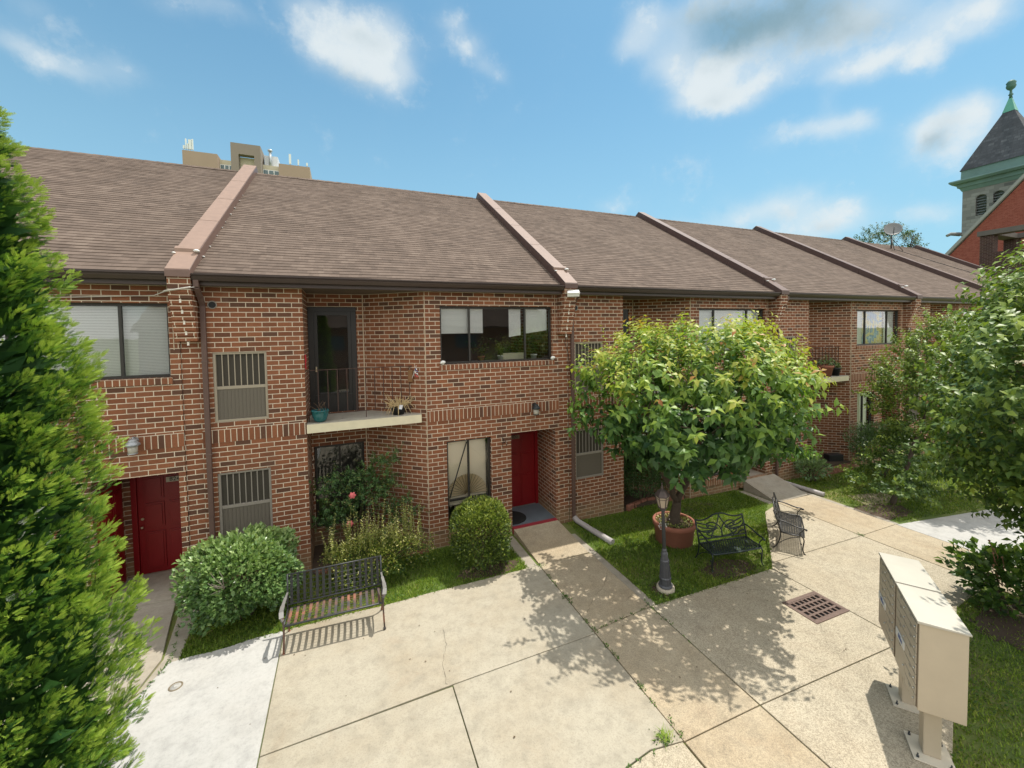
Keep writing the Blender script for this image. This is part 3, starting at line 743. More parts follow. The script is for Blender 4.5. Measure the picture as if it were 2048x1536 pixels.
CURT = bpy.data.materials.new('painted_curtain'); CURT.use_nodes = True
def _curt():
    T = NT(CURT.node_tree); b = T.n['Principled BSDF']; tc = T.new('ShaderNodeTexCoord')
    n = T.noise(tc.outputs['Object'], 1.6, 5, .6, dist=1.2)
    T.set(b, 'Base Color', T.ramp(n, [(.28, (.62, .62, .58)), (.40, (.55, .40, .08)), (.48, (.70, .62, .30)), (.55, (.12, .26, .52)), (.64, (.30, .48, .66)), (.75, (.7, .72, .7))])); b.inputs['Roughness'].default_value = .7
_curt()
M_BLINDW = mat('white_blind', (.88, .88, .86), .6)
M_SHADE = mat('roller_shade', (.74, .77, .74), .7)
HS = {}; COPB = mat('brown_coping_top', (.15, .10, .082), .55, var=.3, vscale=5)
HS[-1] = house(-1, 'leftmost brick townhouse, red door numbered 824 and closed blinds beside the conical evergreen',
      dict(num='824', numside='r', side=True, fz=-.03, blinds=[(0, .245, 1), (.255, .745, 1), (.755, 1, 1)], floor=M_CONC_G, thr=M_CONC_G))
HS[0] = house(0, 'brick townhouse with a teal pot on its balcony and plants behind half drawn blinds',
      dict(num='822', numside='l', thr=M_REDSTRIP, top=M_COPING, cop=mat('red_brown_coping', (.15, .092, .072), .5, var=.25, vscale=6),
           blinds=[(0, .245, .47), (.26, .375, .47, 0, M_BLINDW), (.62, .735, .56, .05, M_BLINDW), (.765, 1, .50, .09)], low=True))
HS[1] = house(1, 'brick townhouse directly behind the tree growing in a terracotta pot',
      dict(top=mat('faded_brown_coping', (.22, .145, .11), .6, var=.25, vscale=6), ext=True, blinds=[(0, .245, 1, 0, M_SHADE), (.255, .745, 1, 0, M_BLINDW), (.755, 1, 1, 0, M_SHADE)], floor=M_CONC_G))
HS[2] = house(2, 'brick townhouse with a blue and yellow curtain in its upper window',
      dict(top=COPB, ext=True, blinds=[(0, .24, 1, 0, M_SHADE), (.76, 1, 1, 0, M_SHADE)], floor=M_CONC_G))
HS[3] = house(3, 'brick townhouse whose front is mostly hidden by the leafy trees at right', dict(top=COPB, blinds=[(0, 1, 1)]))
HS[4] = house(4, 'farthest brick townhouse at the end of the row, under the satellite dish', dict(top=COPB, blinds=[(0, 1, 1)], last=True))

def extras():
    # curtain in the upper window of the third house
    t, _ = HS[2]; b = MB(); n = 40; x0, x1 = 5.60, 7.0
    for i in range(n):
        a, c = x0+(x1-x0)*i/n, x0+(x1-x0)*(i+1)/n
        ya, yc = .26+.02*math.sin(i*1.3), .26+.02*math.sin((i+1)*1.3)
        b.poly([(a, ya, 4.2), (c, yc, 4.2), (c, yc, 5.46), (a, ya, 5.46)])
    b.build('curtain', CURT, t)
    # first house: lower bay window dressing
    t, _ = HS[0]
    cream = mat('cream_shade', (.86, .76, .60), .8, var=.06, vscale=2)
    s = MB(); s.box(4.96, 5.96, .30, .305, .62, 2.24); s.build('window_shade', cream, t)
    f = MB(); n = 34; cx, cz, y = 5.46, .87, .285
    for i in range(n):
        a0, a1 = math.pi*(i/n)*1.04-.06, math.pi*((i+1)/n)*1.04-.06; am = (a0+a1)/2; r = .50
        p0 = (cx, y, cz)
        q = lambda a, d: (cx+r*1.0*math.cos(a), y-d, cz+r*1.0*math.sin(a))
        f.poly([p0, q(a0, 0), q(am, .06)]); f.poly([p0, q(am, .06), q(a1, 0)])
    pf = f.build('paper_fan', mat('fan_paper', (.74, .62, .42), .8), t)
    rb = MB()  # dark lines for the shade between the pleats, put in as colour
    for i in range(0, n+1, 2):
        a0 = math.pi*(i/n)*1.04-.06; rb.bar((cx+.04*math.cos(a0), y-.03, cz+.04*math.sin(a0)), (cx+r*math.cos(a0), y-.012, cz+r*math.sin(a0)), .008, .006, (0, 1, 0))
    rb.build('pleat_shade', mat('pleat_shade_brown', (.22, .16, .09), .8), pf)
    b = MB(); b.bar((5.42, .115, 2.22), (4.97, .115, .88), .02, .02); b.build('security_bar', M_BLACK, t)
    h = MB(); h.tube([(6.33, -.02, 2.12), (6.34, -.05, 2.13), (6.33, -.07, 2.2), (6.29, -.07, 2.26)], .009, 6); h.tube([(6.36, -.02, 2.10), (6.38, -.05, 2.16), (6.42, -.06, 2.12), (6.40, -.05, 2.05)], .008, 6); h.tube([(6.30, -.02, 2.02), (6.32, -.04, 2.08), (6.29, -.05, 2.14)], .008, 6)
    h.build('wall_hook', M_BLACK, t)
extras()
# ================================================================== ground and paving
def ground():
    mb = MB(); xs = [-1500, -60, -14]+list(np.linspace(-13, 43, 57))+[44, 90, 1500]; ys = [-1500, -40, -8]+list(np.linspace(-7, 12, 20))+[40, 1500]
    for a, b in zip(xs, xs[1:]):
        for c, d in zip(ys, ys[1:]): mb.poly([(a, c, gf(a)), (b, c, gf(b)), (b, d, gf(b)), (a, d, gf(a))])
    o = mb.build('ground', M_LAWN); tag(o, kind='structure')
ground()

def slab(name, poly, mt, h=.03, parent=None, bevel=.008, th=.12):
    mb = MB(); n = len(poly)
    top = [(x, y, gf(x)+h) for x, y in poly]; bot = [(x, y, gf(x)+h-th) for x, y in poly]
    mb.poly(top)
    for i in range(n): j = (i+1) % n; mb.poly([bot[i], bot[j], top[j], top[i]])
    o = mb.build(name, mt, parent)
    me = o.data; bm = __import__('bmesh').new(); bm.from_mesh(me); __import__('bmesh').ops.remove_doubles(bm, verts=bm.verts, dist=1e-5); bm.to_mesh(me); bm.free()
    if bevel:
        b = o.modifiers.new('bevel', 'BEVEL'); b.width = bevel; b.segments = 2; b.limit_method = 'ANGLE'; b.angle_limit = R(50)
    if parent is None: tag(o, kind='structure')
    return o
G = .007
def arc_edge(a, b, n=8, w=.03, seed=1):
    r_ = random.Random(seed); return [(a[0]+(b[0]-a[0])*i/n, a[1]+(b[1]-a[1])*i/n+(r_.uniform(-w, w) if 0 < i < n else 0)) for i in range(n+1)]
# courtyard slabs (poured concrete with open joints between them)
slab('courtyard_slab', [(-6.5, -1.2), (-1.08-G, -1.2), (-1.08-G, 7.74)]+arc_edge((-1.08-G, 7.74), (-2.62, 7.62), 6, .02, 2)[1:]+[(-2.95, 6.5), (-4.2, 6.3), (-6.5, 6.3)], M_CONC_W)
slab('courtyard_slab', [(-1.08+G, 5.5), (1.3, 5.62+G), (3.79-G, 5.72), (3.81-G, 7.92)]+arc_edge((3.81-G, 7.92), (-1.08+G, 7.75), 10, .018, 3)[1:], M_CONC_T)
slab('courtyard_slab', [(1.3+G, 3.1), (2.6, 3.72), (3.3, 3.82), (3.77-G, 3.75), (3.79-G, 5.72-2*G), (1.3+G, 5.62-G)], M_CONC_T)
slab('courtyard_slab', [(-1.08+G, -1.2), (1.3-G, -1.2), (1.3-G, 5.6-G), (-1.08+G, 5.5-2*G)], M_CONC_T)
slab('courtyard_slab', [(1.3+G, -1.2), (3.75-G, -1.2), (3.75-G, 3.74), (3.3, 3.80), (2.6, 3.70), (1.3+G, 3.08)], M_CONC_A)
slab('walkway_slab', [(3.8, 5.78), (5.13-G, 5.92), (5.13-G, 7.1), (5.16-G, 7.92), (3.82, 7.93)], M_CONC_O, .032)
slab('walkway_slab', [(3.77, 3.74), (5.11-G, 3.74), (5.13-G, 5.905), (3.8, 5.765)], M_CONC_O, .032)
slab('walkway_slab', [(3.76, -1.2), (5.10-G, -1.2), (5.11-G, 3.725), (3.77, 3.725)], M_CONC_O, .032)
slab('courtyard_slab', [(5.12+G, 3.74), (8.45, 3.66), (8.45, 4.445), (7.525, 4.445), (7.525, 5.065), (8.45, 5.065), (8.45, 5.92), (5.14+G, 5.91)], M_CONC_A)
slab('courtyard_slab', [(5.11+G, -1.2), (6.0, -1.2), (6.0, 2.16), (8.1, 2.92), (8.45, 3.04), (8.45, 3.645), (5.12+G, 3.725)], M_CONC_A)
slab('courtyard_slab', [(8.47, 3.05), (10.45, 3.76), (12.0, 3.9), (12.0, 6.07), (8.66, 6.07), (8.47, 5.93)], M_CONC_A)
slab('courtyard_slab', [(8.68, 6.085), (12.0, 6.085), (12.02, 8.3), (11.7, 8.15), (11.05, 7.96)], M_CONC_A)
slab('walkway_slab', [(12.02, 6.09), (13.6, 6.12), (13.6, 8.3), (12.04, 8.3)], M_CONC_O, .032)
slab('walkway_slab', [(12.02, -1.2), (13.6, -1.2), (13.6, 6.105), (12.02, 6.075)], M_CONC_O, .032)
slab('courtyard_slab', [(13.62, -1.2), (21, -1.2), (21, 5.2), (13.62, 6.1)], M_CONC_W)
slab('walkway_slab', [(-4.3, 6.4), (-2.95, 6.55), (-2.75, 7.75), (-3.05, 9.3), (-4.25, 9.3)], M_CONC_G, .032)
slab('walkway_slab', [(-4.25, 9.31), (-3.0, 9.31), (-2.9, 9.42), (-4.3, 9.42)], M_CONC_G, .03)
slab('courtyard_slab', [(-14, -18.6), (21, -18.6), (21, -1.22), (-14, -1.22)], M_CONC_T)  # added unseen paving behind the viewer, bounces light onto the fronts
# low kerb strips beside the entrance ramps
def strip(x0, x1, y0, y1, h=.02, mt=None): slab('kerb', [(x0, y0), (x1, y0), (x1, y1), (x0, y1)], mt or M_CONC_G, h)
strip(5.14, 5.31, 5.95, 8.9, .012); strip(3.52, 3.79, 7.95, 9.38, .006)
strip(13.62, 13.80, 6.13, 8.9, .012); strip(11.75, 12.0, 8.35, 9.38, .006)
slab('kerb', [(-2.93, 6.6), (-2.78, 6.62), (-2.5, 7.7), (-2.62, 9.2), (-2.95, 9.35), (-2.73, 7.76)], M_CONC_G, .01)
slab('stepping_pad', [(14.4, 7.2), (15.9, 6.9), (16.1, 7.6), (14.7, 7.85)], M_CONC_O, .015)
def ramp(k, x0, x1, yb, yf):
    X = X0+k*U; za, zb_ = -.115, gf((x0+x1)/2)+.033
    mb = MB()
    mb.hexa([(x0, yf, zb_-.25), (x1, yf, zb_-.25), (x0, yb, zb_-.25), (x1, yb, zb_-.25), (x0, yf, zb_), (x1, yf, zb_), (x0, yb, za), (x1, yb, za)])
    o = mb.build('entrance_ramp', M_CONC_G if k else M_CONC_O); tag(o, kind='structure')
ramp(0, 3.84, 5.10, 9.42, 7.94); ramp(1, 12.04, 13.50, 9.42, 8.31)

def crack(pts, w=.006, seed=1):
    r_ = random.Random(seed); P = []
    for a, b in zip(pts, pts[1:]):
        n = max(2, int(math.hypot(b[0]-a[0], b[1]-a[1])/.06))
        for i in range(n): P.append((a[0]+(b[0]-a[0])*i/n+r_.uniform(-.018, .018), a[1]+(b[1]-a[1])*i/n+r_.uniform(-.018, .018)))
    P.append(pts[-1]); return P, w
def cracks():
    mb = MB()
    for pts, w in [crack([(1.22, 5.63), (1.25, 6.05), (1.4, 6.4), (1.42, 6.75)], .005, 2), crack([(3.95, 6.2), (4.3, 6.55), (4.7, 6.75), (5.1, 7.2)], .006, 3),
                   crack([(7.0, 5.85), (7.25, 5.6), (7.8, 5.35), (8.4, 5.15)], .006, 4), crack([(7.6, 4.44), (7.2, 4.1), (7.0, 3.7)], .004, 5), crack([(4.8, 6.2), (5.0, 6.3)], .005, 6), crack([(7.35, 5.9), (7.5, 5.65)], .005, 7), crack([(6.7, 5.85), (7.1, 5.55), (7.6, 5.55)], .004, 8)]:
        for (x, y), (x2, y2) in zip(pts, pts[1:]):
            d = Vector((x2-x, y2-y)); 
            if d.length < 1e-5: continue
            d.normalize(); n = Vector((-d.y, d.x))*w*rnd.uniform(.3, 1); h = .0365
            mb.poly([(x-n.x/2, y-n.y/2, gf(x)+h), (x2-n.x/2, y2-n.y/2, gf(x2)+h), (x2+n.x/2, y2+n.y/2, gf(x2)+h), (x+n.x/2, y+n.y/2, gf(x)+h)])
    o = mb.build('paving_crack', mat('crack_dirt', (.05, .042, .032), .95)); tag(o, kind='structure')
cracks()
# brick edging of the beds in the recesses
def edging(pts, label, n=2):
    mb = MB(); r_ = random.Random(len(label))
    for (x, y), (x2, y2) in zip(pts, pts[1:]):
        L = math.hypot(x2-x, y2-y); m = max(1, int(L/.27)); a = math.atan2(y2-y, x2-x)
        for i in range(m):
            for c in range(n):
                cx, cy = x+(x2-x)*(i+.5+(.5 if c % 2 else 0)*0)/m, y+(y2-y)*(i+.5)/m
                M = Matrix.Translation((cx, cy, gf(cx)-.02+c*.098)) @ Matrix.Rotation(a+r_.uniform(-.03, .03), 4, 'Z')
                mb.box(-.128, .128, -.05, .05, 0, .09, M)
    o = mb.build('bed_edging', mat('edging_brick', (.27, .115, .075), .9, var=.35, vscale=14, bump=.4), bevel=.006); tag(o, label, 'brick edging', 'brick edgings of the planting beds')
    return o
edging([(-.72, 9.36), (1.70, 9.40)], 'low brick edging along the bed below the balcony with the teal pot', 1)
edging([(7.4, 9.5), (8.3, 9.75), (9.6, 9.55)], 'short brick edging under the dark bush behind the lamp post', 2)
edging([(15.4, 9.3), (17.9, 9.36)], 'brick edging of the raised bed below the terracotta pot balcony', 3)
def beds():
    mb = MB()
    for pts, h in (([(-.78, 9.40), (1.75, 9.44), (.44, 10.58), (-.78, 10.58)], .05), ([(7.3, 9.55), (9.8, 9.6), (8.5, 10.58), (7.3, 10.58)], .1), ([(15.4, 9.36), (17.9, 9.42), (16.6, 10.58), (15.4, 10.58)], .32)):
        mb.poly([(x, y, gf(x)+h) for x, y in pts]); 
        for a, b in zip(pts, pts[1:]+pts[:1]): mb.poly([(*a, gf(a[0])-.1), (*b, gf(b[0])-.1), (*b, gf(b[0])+h), (*a, gf(a[0])+h)])
    tag(mb.build('planting_bed', M_SOIL), kind='structure')
    # bare soil patches below the bushes
    def patch(cx, cy, rx, ry, seed):
        m = MB(); r_ = random.Random(seed); P = []
        for i in range(28):
            a = 2*math.pi*i/28; k = r_.uniform(.8, 1.15); P.append((cx+rx*k*math.cos(a), cy+ry*k*math.sin(a)))
        m.poly([(x, y, gf(x)+.012) for x, y in P]); return m.build('bare_soil', M_SOIL)
    for q in ((2.75, 8.2, .75, .3, 1), (14.3, 6.75, 1.0, .5, 2), (10.9, 3.1, 1.0, .5, 3), (9.6, 9.0, .6, .25, 4), (5.75, 6.25, .3, .25, 5), (7.6, 6.3, .7, .35, 6)): tag(patch(*q), kind='structure')
beds()

# ================================================================== foliage tools
def leaf_obj(name, mt, parent, base, P, D, N, L, W, lv, fold=.22, droop=.12, curl=None):
    """every leaf is a small folded blade: base, two edges, mid rib, tip"""
    P, D, N = np.asarray(P, float), np.asarray(D, float), np.asarray(N, float)
    n = len(P); L = np.broadcast_to(L, (n,)).astype(float)[:, None]; W = np.broadcast_to(W, (n,)).astype(float)[:, None]
    D = D/(np.linalg.norm(D, axis=1, keepdims=True)+1e-9)
    S = np.cross(D, N); S /= (np.linalg.norm(S, axis=1, keepdims=True)+1e-9); N = np.cross(S, D)
    mid = P+D*L*.45+N*L*.03
    V = np.stack([P, mid+S*W*.5+N*W*fold*.5, mid, mid-S*W*.5+N*W*fold*.5, P+D*L-N*L*droop], 1)-np.array(base)[None, None]
    F = np.array([[0, 2, 1], [0, 3, 2], [1, 2, 4], [2, 3, 4]])
    idx = (np.arange(n)[:, None, None]*5+F[None]).reshape(-1, 3)
    return tri_mesh(name, mt, parent, V.reshape(-1, 3), idx, np.repeat(lv, 5))
def tri_mesh(name, mt, parent, V, idx, lv):
    me = bpy.data.meshes.new(name); nf, k = idx.shape
    me.vertices.add(len(V)); me.vertices.foreach_set('co', V.astype(np.float32).ravel())
    me.loops.add(nf*k); me.loops.foreach_set('vertex_index', idx.astype(np.int32).ravel())
    me.polygons.add(nf); me.polygons.foreach_set('loop_start', np.arange(0, nf*k, k, dtype=np.int32)); me.polygons.foreach_set('loop_total', np.full(nf, k, dtype=np.int32))
    a = me.attributes.new('lv', 'FLOAT', 'POINT'); a.data.foreach_set('value', np.asarray(lv, np.float32))
    me.update(calc_edges=True); me.validate()
    return link_mesh(name, me, mt, parent)
def unit(v): return v/(np.linalg.norm(v, axis=-1, keepdims=True)+1e-9)
def shoots(rng, B, D, length, nl, spread=.9, lift=.35, t0=.12, sag=0.0):
    """leaves spiralling up a set of twigs; returns leaf base, direction, normal, position along twig and twig index"""
    n = len(B); D = unit(D); ln = np.broadcast_to(length, (n,))
    a = unit(np.cross(D, np.array([.31, .27, .91]))); b = np.cross(D, a)
    t = np.linspace(t0, 1, nl)[None, :]+rng.uniform(-.03, .03, (n, nl)); ph = rng.uniform(0, 6.28, (n, 1))+np.arange(nl)[None]*2.4
    P = B[:, None]+D[:, None]*(t*ln[:, None])[..., None]; P[..., 2] -= sag*(t**2)*ln[:, None]
    rad = a[:, None]*np.cos(ph)[..., None]+b[:, None]*np.sin(ph)[..., None]
    LD = unit(rad*spread+D[:, None]*lift+rng.normal(0, .18, (n, nl, 3)))
    NN = unit(D[:, None]*.6+np.array([0, 0, .9])-LD*.2+rng.normal(0, .25, (n, nl, 3)))
    return P.reshape(-1, 3), LD.reshape(-1, 3), NN.reshape(-1, 3), t.ravel(), np.repeat(np.arange(n), nl)
def branch_mb(rng, mb, a, b, r0, r1, n=6, wob=.08):
    a, b = np.array(a, float), np.array(b, float); L = np.linalg.norm(b-a); P = []
    for i in range(n+1):
        t = i/n; P.append(a+(b-a)*t+(rng.normal(0, wob*L/n, 3) if 0 < i < n else 0))
    mb.tube([tuple(p) for p in P], [r0+(r1-r0)*i/n for i in range(n+1)], 8)
    return P
def sphere_pts(rng, n): return unit(rng.normal(0, 1, (n, 3)))
# ================================================================== trees, shrubs, grass
L_PLANTER = leaf_mat('planter_tree_leaf', [(0, (.032, .075, .032)), (.3, (.078, .165, .045)), (.55, (.20, .315, .055)), (.8, (.34, .42, .06)), (.92, (.42, .42, .08)), (1, (.40, .14, .05))], .34, .42, .4)
def planter_tree():
    bx, by = 7.42, 7.70; bz = gf(bx)
    t = empty('planter_tree', (bx, by, bz+.45), 0, 'broad leafy tree with yellow green new growth rising from the terracotta pot', 'tree')
    base = (bx, by, bz+.45); rng = np.random.default_rng(3)
    cx, cy = 7.05, 6.55
    tr = MB(); z0 = bz+.42
    fk = (bx+.10, by+.0, .62)
    branch_mb(rng, tr, (bx-.02, by, z0), fk, .135, .10, 6, .05)
    tr.lathe([(.20, -.06), (.165, .02), (.14, .12), (.125, .2)], (bx-.02, by, z0), 12)
    limbs = [((fk[0]-.85, fk[1]-.3, 1.75), .075), ((fk[0]+.20, fk[1]-.25, 1.5), .085), ((fk[0]+.0, fk[1]-.9, 2.0), .05)]
    ends = []
    for (e, r) in limbs:
        P = branch_mb(rng, tr, fk, e, r, r*.75, 6, .12); ends.append((P[-1], r*.75))
    e2 = (fk[0]+1.15, fk[1]-.55, 2.15); P = branch_mb(rng, tr, (fk[0]+.19, fk[1]-.24, 1.48), e2, .062, .045, 6, .08); ends.append((np.array(e2), .045))
    # crown: flat topped bowl
    prof_z = np.array([2.0, 2.2, 2.5, 2.85, 3.2, 3.6, 4.0, 4.4, 4.75, 5.05]); prof_r = np.array([.4, 1.15, 1.8, 2.25, 2.5, 2.68, 2.62, 2.3, 1.6, .5])
    tw = MB()
    for i in range(46):
        s, r = ends[rng.integers(len(ends))]; a = rng.uniform(0, 6.28); z = rng.uniform(2.6, 4.4); rr = np.interp(z, prof_z, prof_r)*rng.uniform(.5, .88)
        branch_mb(rng, tw, s, (cx+rr*math.cos(a), cy+.64*rr*math.sin(a), z), r*.6, .009, 6, .1)
    n = 840
    z = rng.choice(np.linspace(2.1, 4.8, 400), n, p=(lambda w: w/w.sum())(np.interp(np.linspace(2.1, 4.8, 400), prof_z, prof_r)))
    a = rng.uniform(0, 6.28, n); lump = 1+.14*np.sin(3*a+1)+.14*np.sin(5*a+z*2.4)+.07*np.sin(9*a-z*3)
    k = np.where(rng.random(n) < .74, rng.uniform(.72, 1.0, n), rng.uniform(.2, .72, n)); rr = np.interp(z, prof_z, prof_r)*k*lump
    zz = z-.25*(rr/3)**2*(z > 4)
    B = np.stack([cx+.93*rr*np.cos(a), cy+.64*rr*np.sin(a), zz], 1)
    out = np.stack([np.cos(a), np.sin(a), np.zeros(n)], 1)
    h = np.clip((z-2.0)/2.7, 0, 1)[:, None]
    D = unit(out*(1.05-.65*h)+np.array([0, 0, 1.0])*(h*1.25-.28)+rng.normal(0, .28, (n, 3)))
    ln = rng.uniform(.34, .62, n)
    P, LD, NN, tt, si = shoots(rng, B, D, ln, 15, .95, .28, .08)
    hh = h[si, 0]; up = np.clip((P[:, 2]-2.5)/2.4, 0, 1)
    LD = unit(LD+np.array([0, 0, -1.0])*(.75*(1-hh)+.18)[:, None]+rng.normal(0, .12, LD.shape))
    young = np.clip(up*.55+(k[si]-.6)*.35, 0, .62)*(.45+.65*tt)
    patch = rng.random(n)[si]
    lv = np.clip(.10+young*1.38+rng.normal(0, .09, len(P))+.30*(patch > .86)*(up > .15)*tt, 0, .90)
    red = (rng.random(n)[si] > .62) & (tt > .93) & (up > .5); lv[red] = rng.uniform(.93, 1, red.sum())
    L = rng.uniform(.15, .235, len(P))*(1-.40*tt*hh)*np.where(hh < .4, 1.15, 1); W = L*rng.uniform(.46, .58, len(P))
    # bare tall leaders above the crown
    m = 56; a2 = rng.uniform(0, 6.28, m); r2 = rng.uniform(.6, 2.7, m)
    B2 = np.stack([cx+r2*np.cos(a2), cy+.6*r2*np.sin(a2), 4.15-.12*r2], 1); D2 = unit(np.stack([.18*np.cos(a2), .18*np.sin(a2), np.ones(m)], 1)+rng.normal(0, .12, (m, 3)))
    P2, LD2, NN2, t2, s2 = shoots(rng, B2, D2, rng.uniform(.6, 1.15, m), 15, .95, .25, .2)
    for i in range(m): tw.tube([tuple(B2[i]), tuple(B2[i]+D2[i]*.75)], [.007, .003], 5)
    lv2 = np.clip(.5+.3*t2+rng.normal(0, .1, len(t2)), 0, .92); L2 = rng.uniform(.10, .15, len(t2))*(1-.35*t2)
    # a low branch reaching right across the second entrance
    br = np.array([[11.9, 7.6, 1.25], [11.2, 7.5, 1.5], [10.6, 7.4, 1.7], [12.4, 7.7, 1.15]])
    tail = [tuple(ends[1][0]), (9.3, 7.5, 2.0), (10.4, 7.5, 1.75), (11.4, 7.6, 1.35), (12.6, 7.75, 1.1)]
    tw.tube(tail, [.04, .03, .022, .014, .006], 6)
    m = 46; u_ = rng.uniform(.35, 1, m); pts = np.array(tail); seg = np.minimum((u_*4).astype(int), 3); fr = u_*4-seg
    B3 = pts[seg]+(pts[seg+1]-pts[seg])*fr[:, None]; D3 = unit(np.stack([np.full(m, .7), rng.normal(0, .6, m), rng.normal(.1, .4, m)], 1))
    P3, LD3, NN3, t3, s3 = shoots(rng, B3, D3, rng.uniform(.25, .5, m), 9, .9, .3)
    LD3 = unit(LD3+np.array([0, 0, -.5])); lv3 = np.clip(.25+rng.normal(0, .12, len(t3))+.15*t3, 0, 1); L3 = rng.uniform(.13, .19, len(t3))
    # branches reaching out at the left and right of the crown
    trunk = tr.build('trunk', M_BARK, t, loc=None); trunk.data.transform(Matrix.Translation(-Vector(base)))
    tg = tw.build('branches', M_TWIG, t); tg.data.transform(Matrix.Translation(-Vector(base)))
    allP = np.concatenate([P, P2, P3]); allD = np.concatenate([LD, LD2, LD3]); allN = np.concatenate([NN, NN2, NN3])
    allL = np.concatenate([L, L2, L3]); allW = np.concatenate([W, L2*.5, L3*.5]); allv = np.concatenate([lv, lv2, lv3])
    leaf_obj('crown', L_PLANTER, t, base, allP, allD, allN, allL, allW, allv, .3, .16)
planter_tree()

L_ARB = leaf_mat('evergreen_spray', [(0, (.016, .055, .014)), (.28, (.060, .150, .024)), (.55, (.165, .305, .036)), (1, (.38, .50, .075))], .22, .6, .2, (1.1, 1.15, .6))
def arborvitae():
    ax, ay = -2.92, 4.5; bz = gf(ax); t = empty('arborvitae', (ax, ay, bz), 0, 'tall conical evergreen with feathery bright green sprays at the left edge', 'tree')
    base = np.array((ax, ay, bz)); rng = np.random.default_rng(11)
    mb = MB(); mb.tube([(0, 0, -.1), (.02, 0, 2.5), (0, .02, 5), (0, 0, 7.2)], [.13, .10, .06, .015], 10); mb.build('trunk', M_BARK, t)
    pz = np.array([.1, .8, 1.6, 2.6, 3.6, 4.6, 5.6, 6.5, 7.1, 7.6]); pr = np.array([.68, .90, .95, .93, .85, .77, .63, .43, .25, .06])
    # plumes: flame shaped tufts pointing out and up
    m = 2300; zz = rng.uniform(.1, 7.3, m); keep = rng.random(m) < (np.interp(zz, pz, pr)/1.1)**.7; zz = zz[keep]; m = len(zz)
    a = rng.uniform(0, 6.283, m); k = rng.uniform(.66, 1.06, m); r = np.interp(zz, pz, pr)*k*(1+.07*np.sin(a*4+zz*3)+.06*np.sin(a*7-zz*5))
    C = np.stack([r*np.cos(a), r*np.sin(a), zz-.12], 1)
    O = np.stack([np.cos(a), np.sin(a), np.zeros(m)], 1); PD = unit(O*.75+np.array([0, 0, .85])+rng.normal(0, .16, (m, 3)))
    pl = rng.uniform(.13, .25, m)
    # sprays along each plume
    ns = 44; u_ = rng.beta(1.3, 1.1, (m, ns)); rad = (rng.uniform(.1, 1, (m, ns))**.6)*(.16*(1-u_**1.6)+.025)*pl[:, None]/.38
    aa = unit(np.cross(PD, np.array([.2, .35, .9]))); bb = np.cross(PD, aa); ph = rng.uniform(0, 6.283, (m, ns))
    rd = aa[:, None]*np.cos(ph)[..., None]+bb[:, None]*np.sin(ph)[..., None]
    SP = C[:, None]+PD[:, None]*(u_*pl[:, None])[..., None]+rd*rad[..., None]
    SD = unit(PD[:, None]*1.1+rd*.55+O[:, None]*.25+rng.normal(0, .2, (m, ns, 3)))
    SP, SD = SP.reshape(-1, 3), SD.reshape(-1, 3); tip = u_.ravel()
    SN = unit(np.cross(SD, unit(rng.normal(0, 1, SD.shape)))); n = len(SP); S = np.cross(SD, SN)
    sz = rng.uniform(.05, .085, n)
    # one spray: midrib and paired branchlets, each a narrow blade
    segs = [(0, 0, 0, 1.0, .0)]
    for i, tpos in enumerate((.08, .26, .44, .62, .78)):
        ln = .46*(1-tpos)+.14
        for s in (-1, 1): segs.append((tpos+.03*(s > 0), 0, s, ln*.85, .42))
    Vs, Fs, Ls = [], [], []; off = 0; w = .032
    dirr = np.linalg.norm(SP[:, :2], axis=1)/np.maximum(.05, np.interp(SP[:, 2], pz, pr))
    lvs = np.clip(.03+.74*tip*np.clip(dirr, 0, 1.1)**2+.18*(dirr-.7)+rng.normal(0, .19, n)+np.repeat(rng.normal(0, .07, m), ns), 0, .85)  # inner sprays darker: shade of the gaps put into the leaf colour
    for (tp, _, s, ln, ang) in segs:
        A = SP+SD*(tp*sz)[:, None]; dd = SD*math.cos(ang)+S*(math.sin(ang)*s) if s else SD
        pp = np.cross(dd, SN); Lg = (sz*ln)[:, None]; Wd = (sz*w*(1.0 if s else .8))[:, None]
        bend = SN*(rng.normal(0, .12, n)*sz*ln)[:, None]
        q = np.stack([A, A+dd*Lg*.6+pp*Wd, A+dd*Lg+bend, A+dd*Lg*.6-pp*Wd], 1)
        Vs.append(q.reshape(-1, 3)); Fs.append((np.arange(n)[:, None]*4+np.array([[0, 1, 2, 3]])+off)); off += 4*n
        Ls.append(np.stack([lvs, lvs+.06, lvs+.16, lvs+.06], 1).ravel())
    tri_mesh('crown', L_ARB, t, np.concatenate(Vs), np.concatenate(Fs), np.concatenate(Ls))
    # dark inner mass of needles keeps the crown closed
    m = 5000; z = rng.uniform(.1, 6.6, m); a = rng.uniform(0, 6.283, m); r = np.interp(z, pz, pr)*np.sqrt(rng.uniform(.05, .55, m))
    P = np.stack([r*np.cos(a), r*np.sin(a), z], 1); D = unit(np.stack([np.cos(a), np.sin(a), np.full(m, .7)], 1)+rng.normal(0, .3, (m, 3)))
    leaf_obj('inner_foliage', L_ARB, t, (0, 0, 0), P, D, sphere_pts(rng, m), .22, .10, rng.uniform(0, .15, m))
arborvitae()
def second_evergreen():
    src = [o for o in COL.objects if o.name.startswith('arborvitae')][0]; c = copy_tree(src); c.location = (-1.35, -4.2, gf(-1.35)); c.rotation_euler.z = 2.1; c.scale = (.8, .8, .95)
    c['label'] = 'second conical evergreen behind the viewer, seen only as a reflection in the balcony door'
second_evergreen()

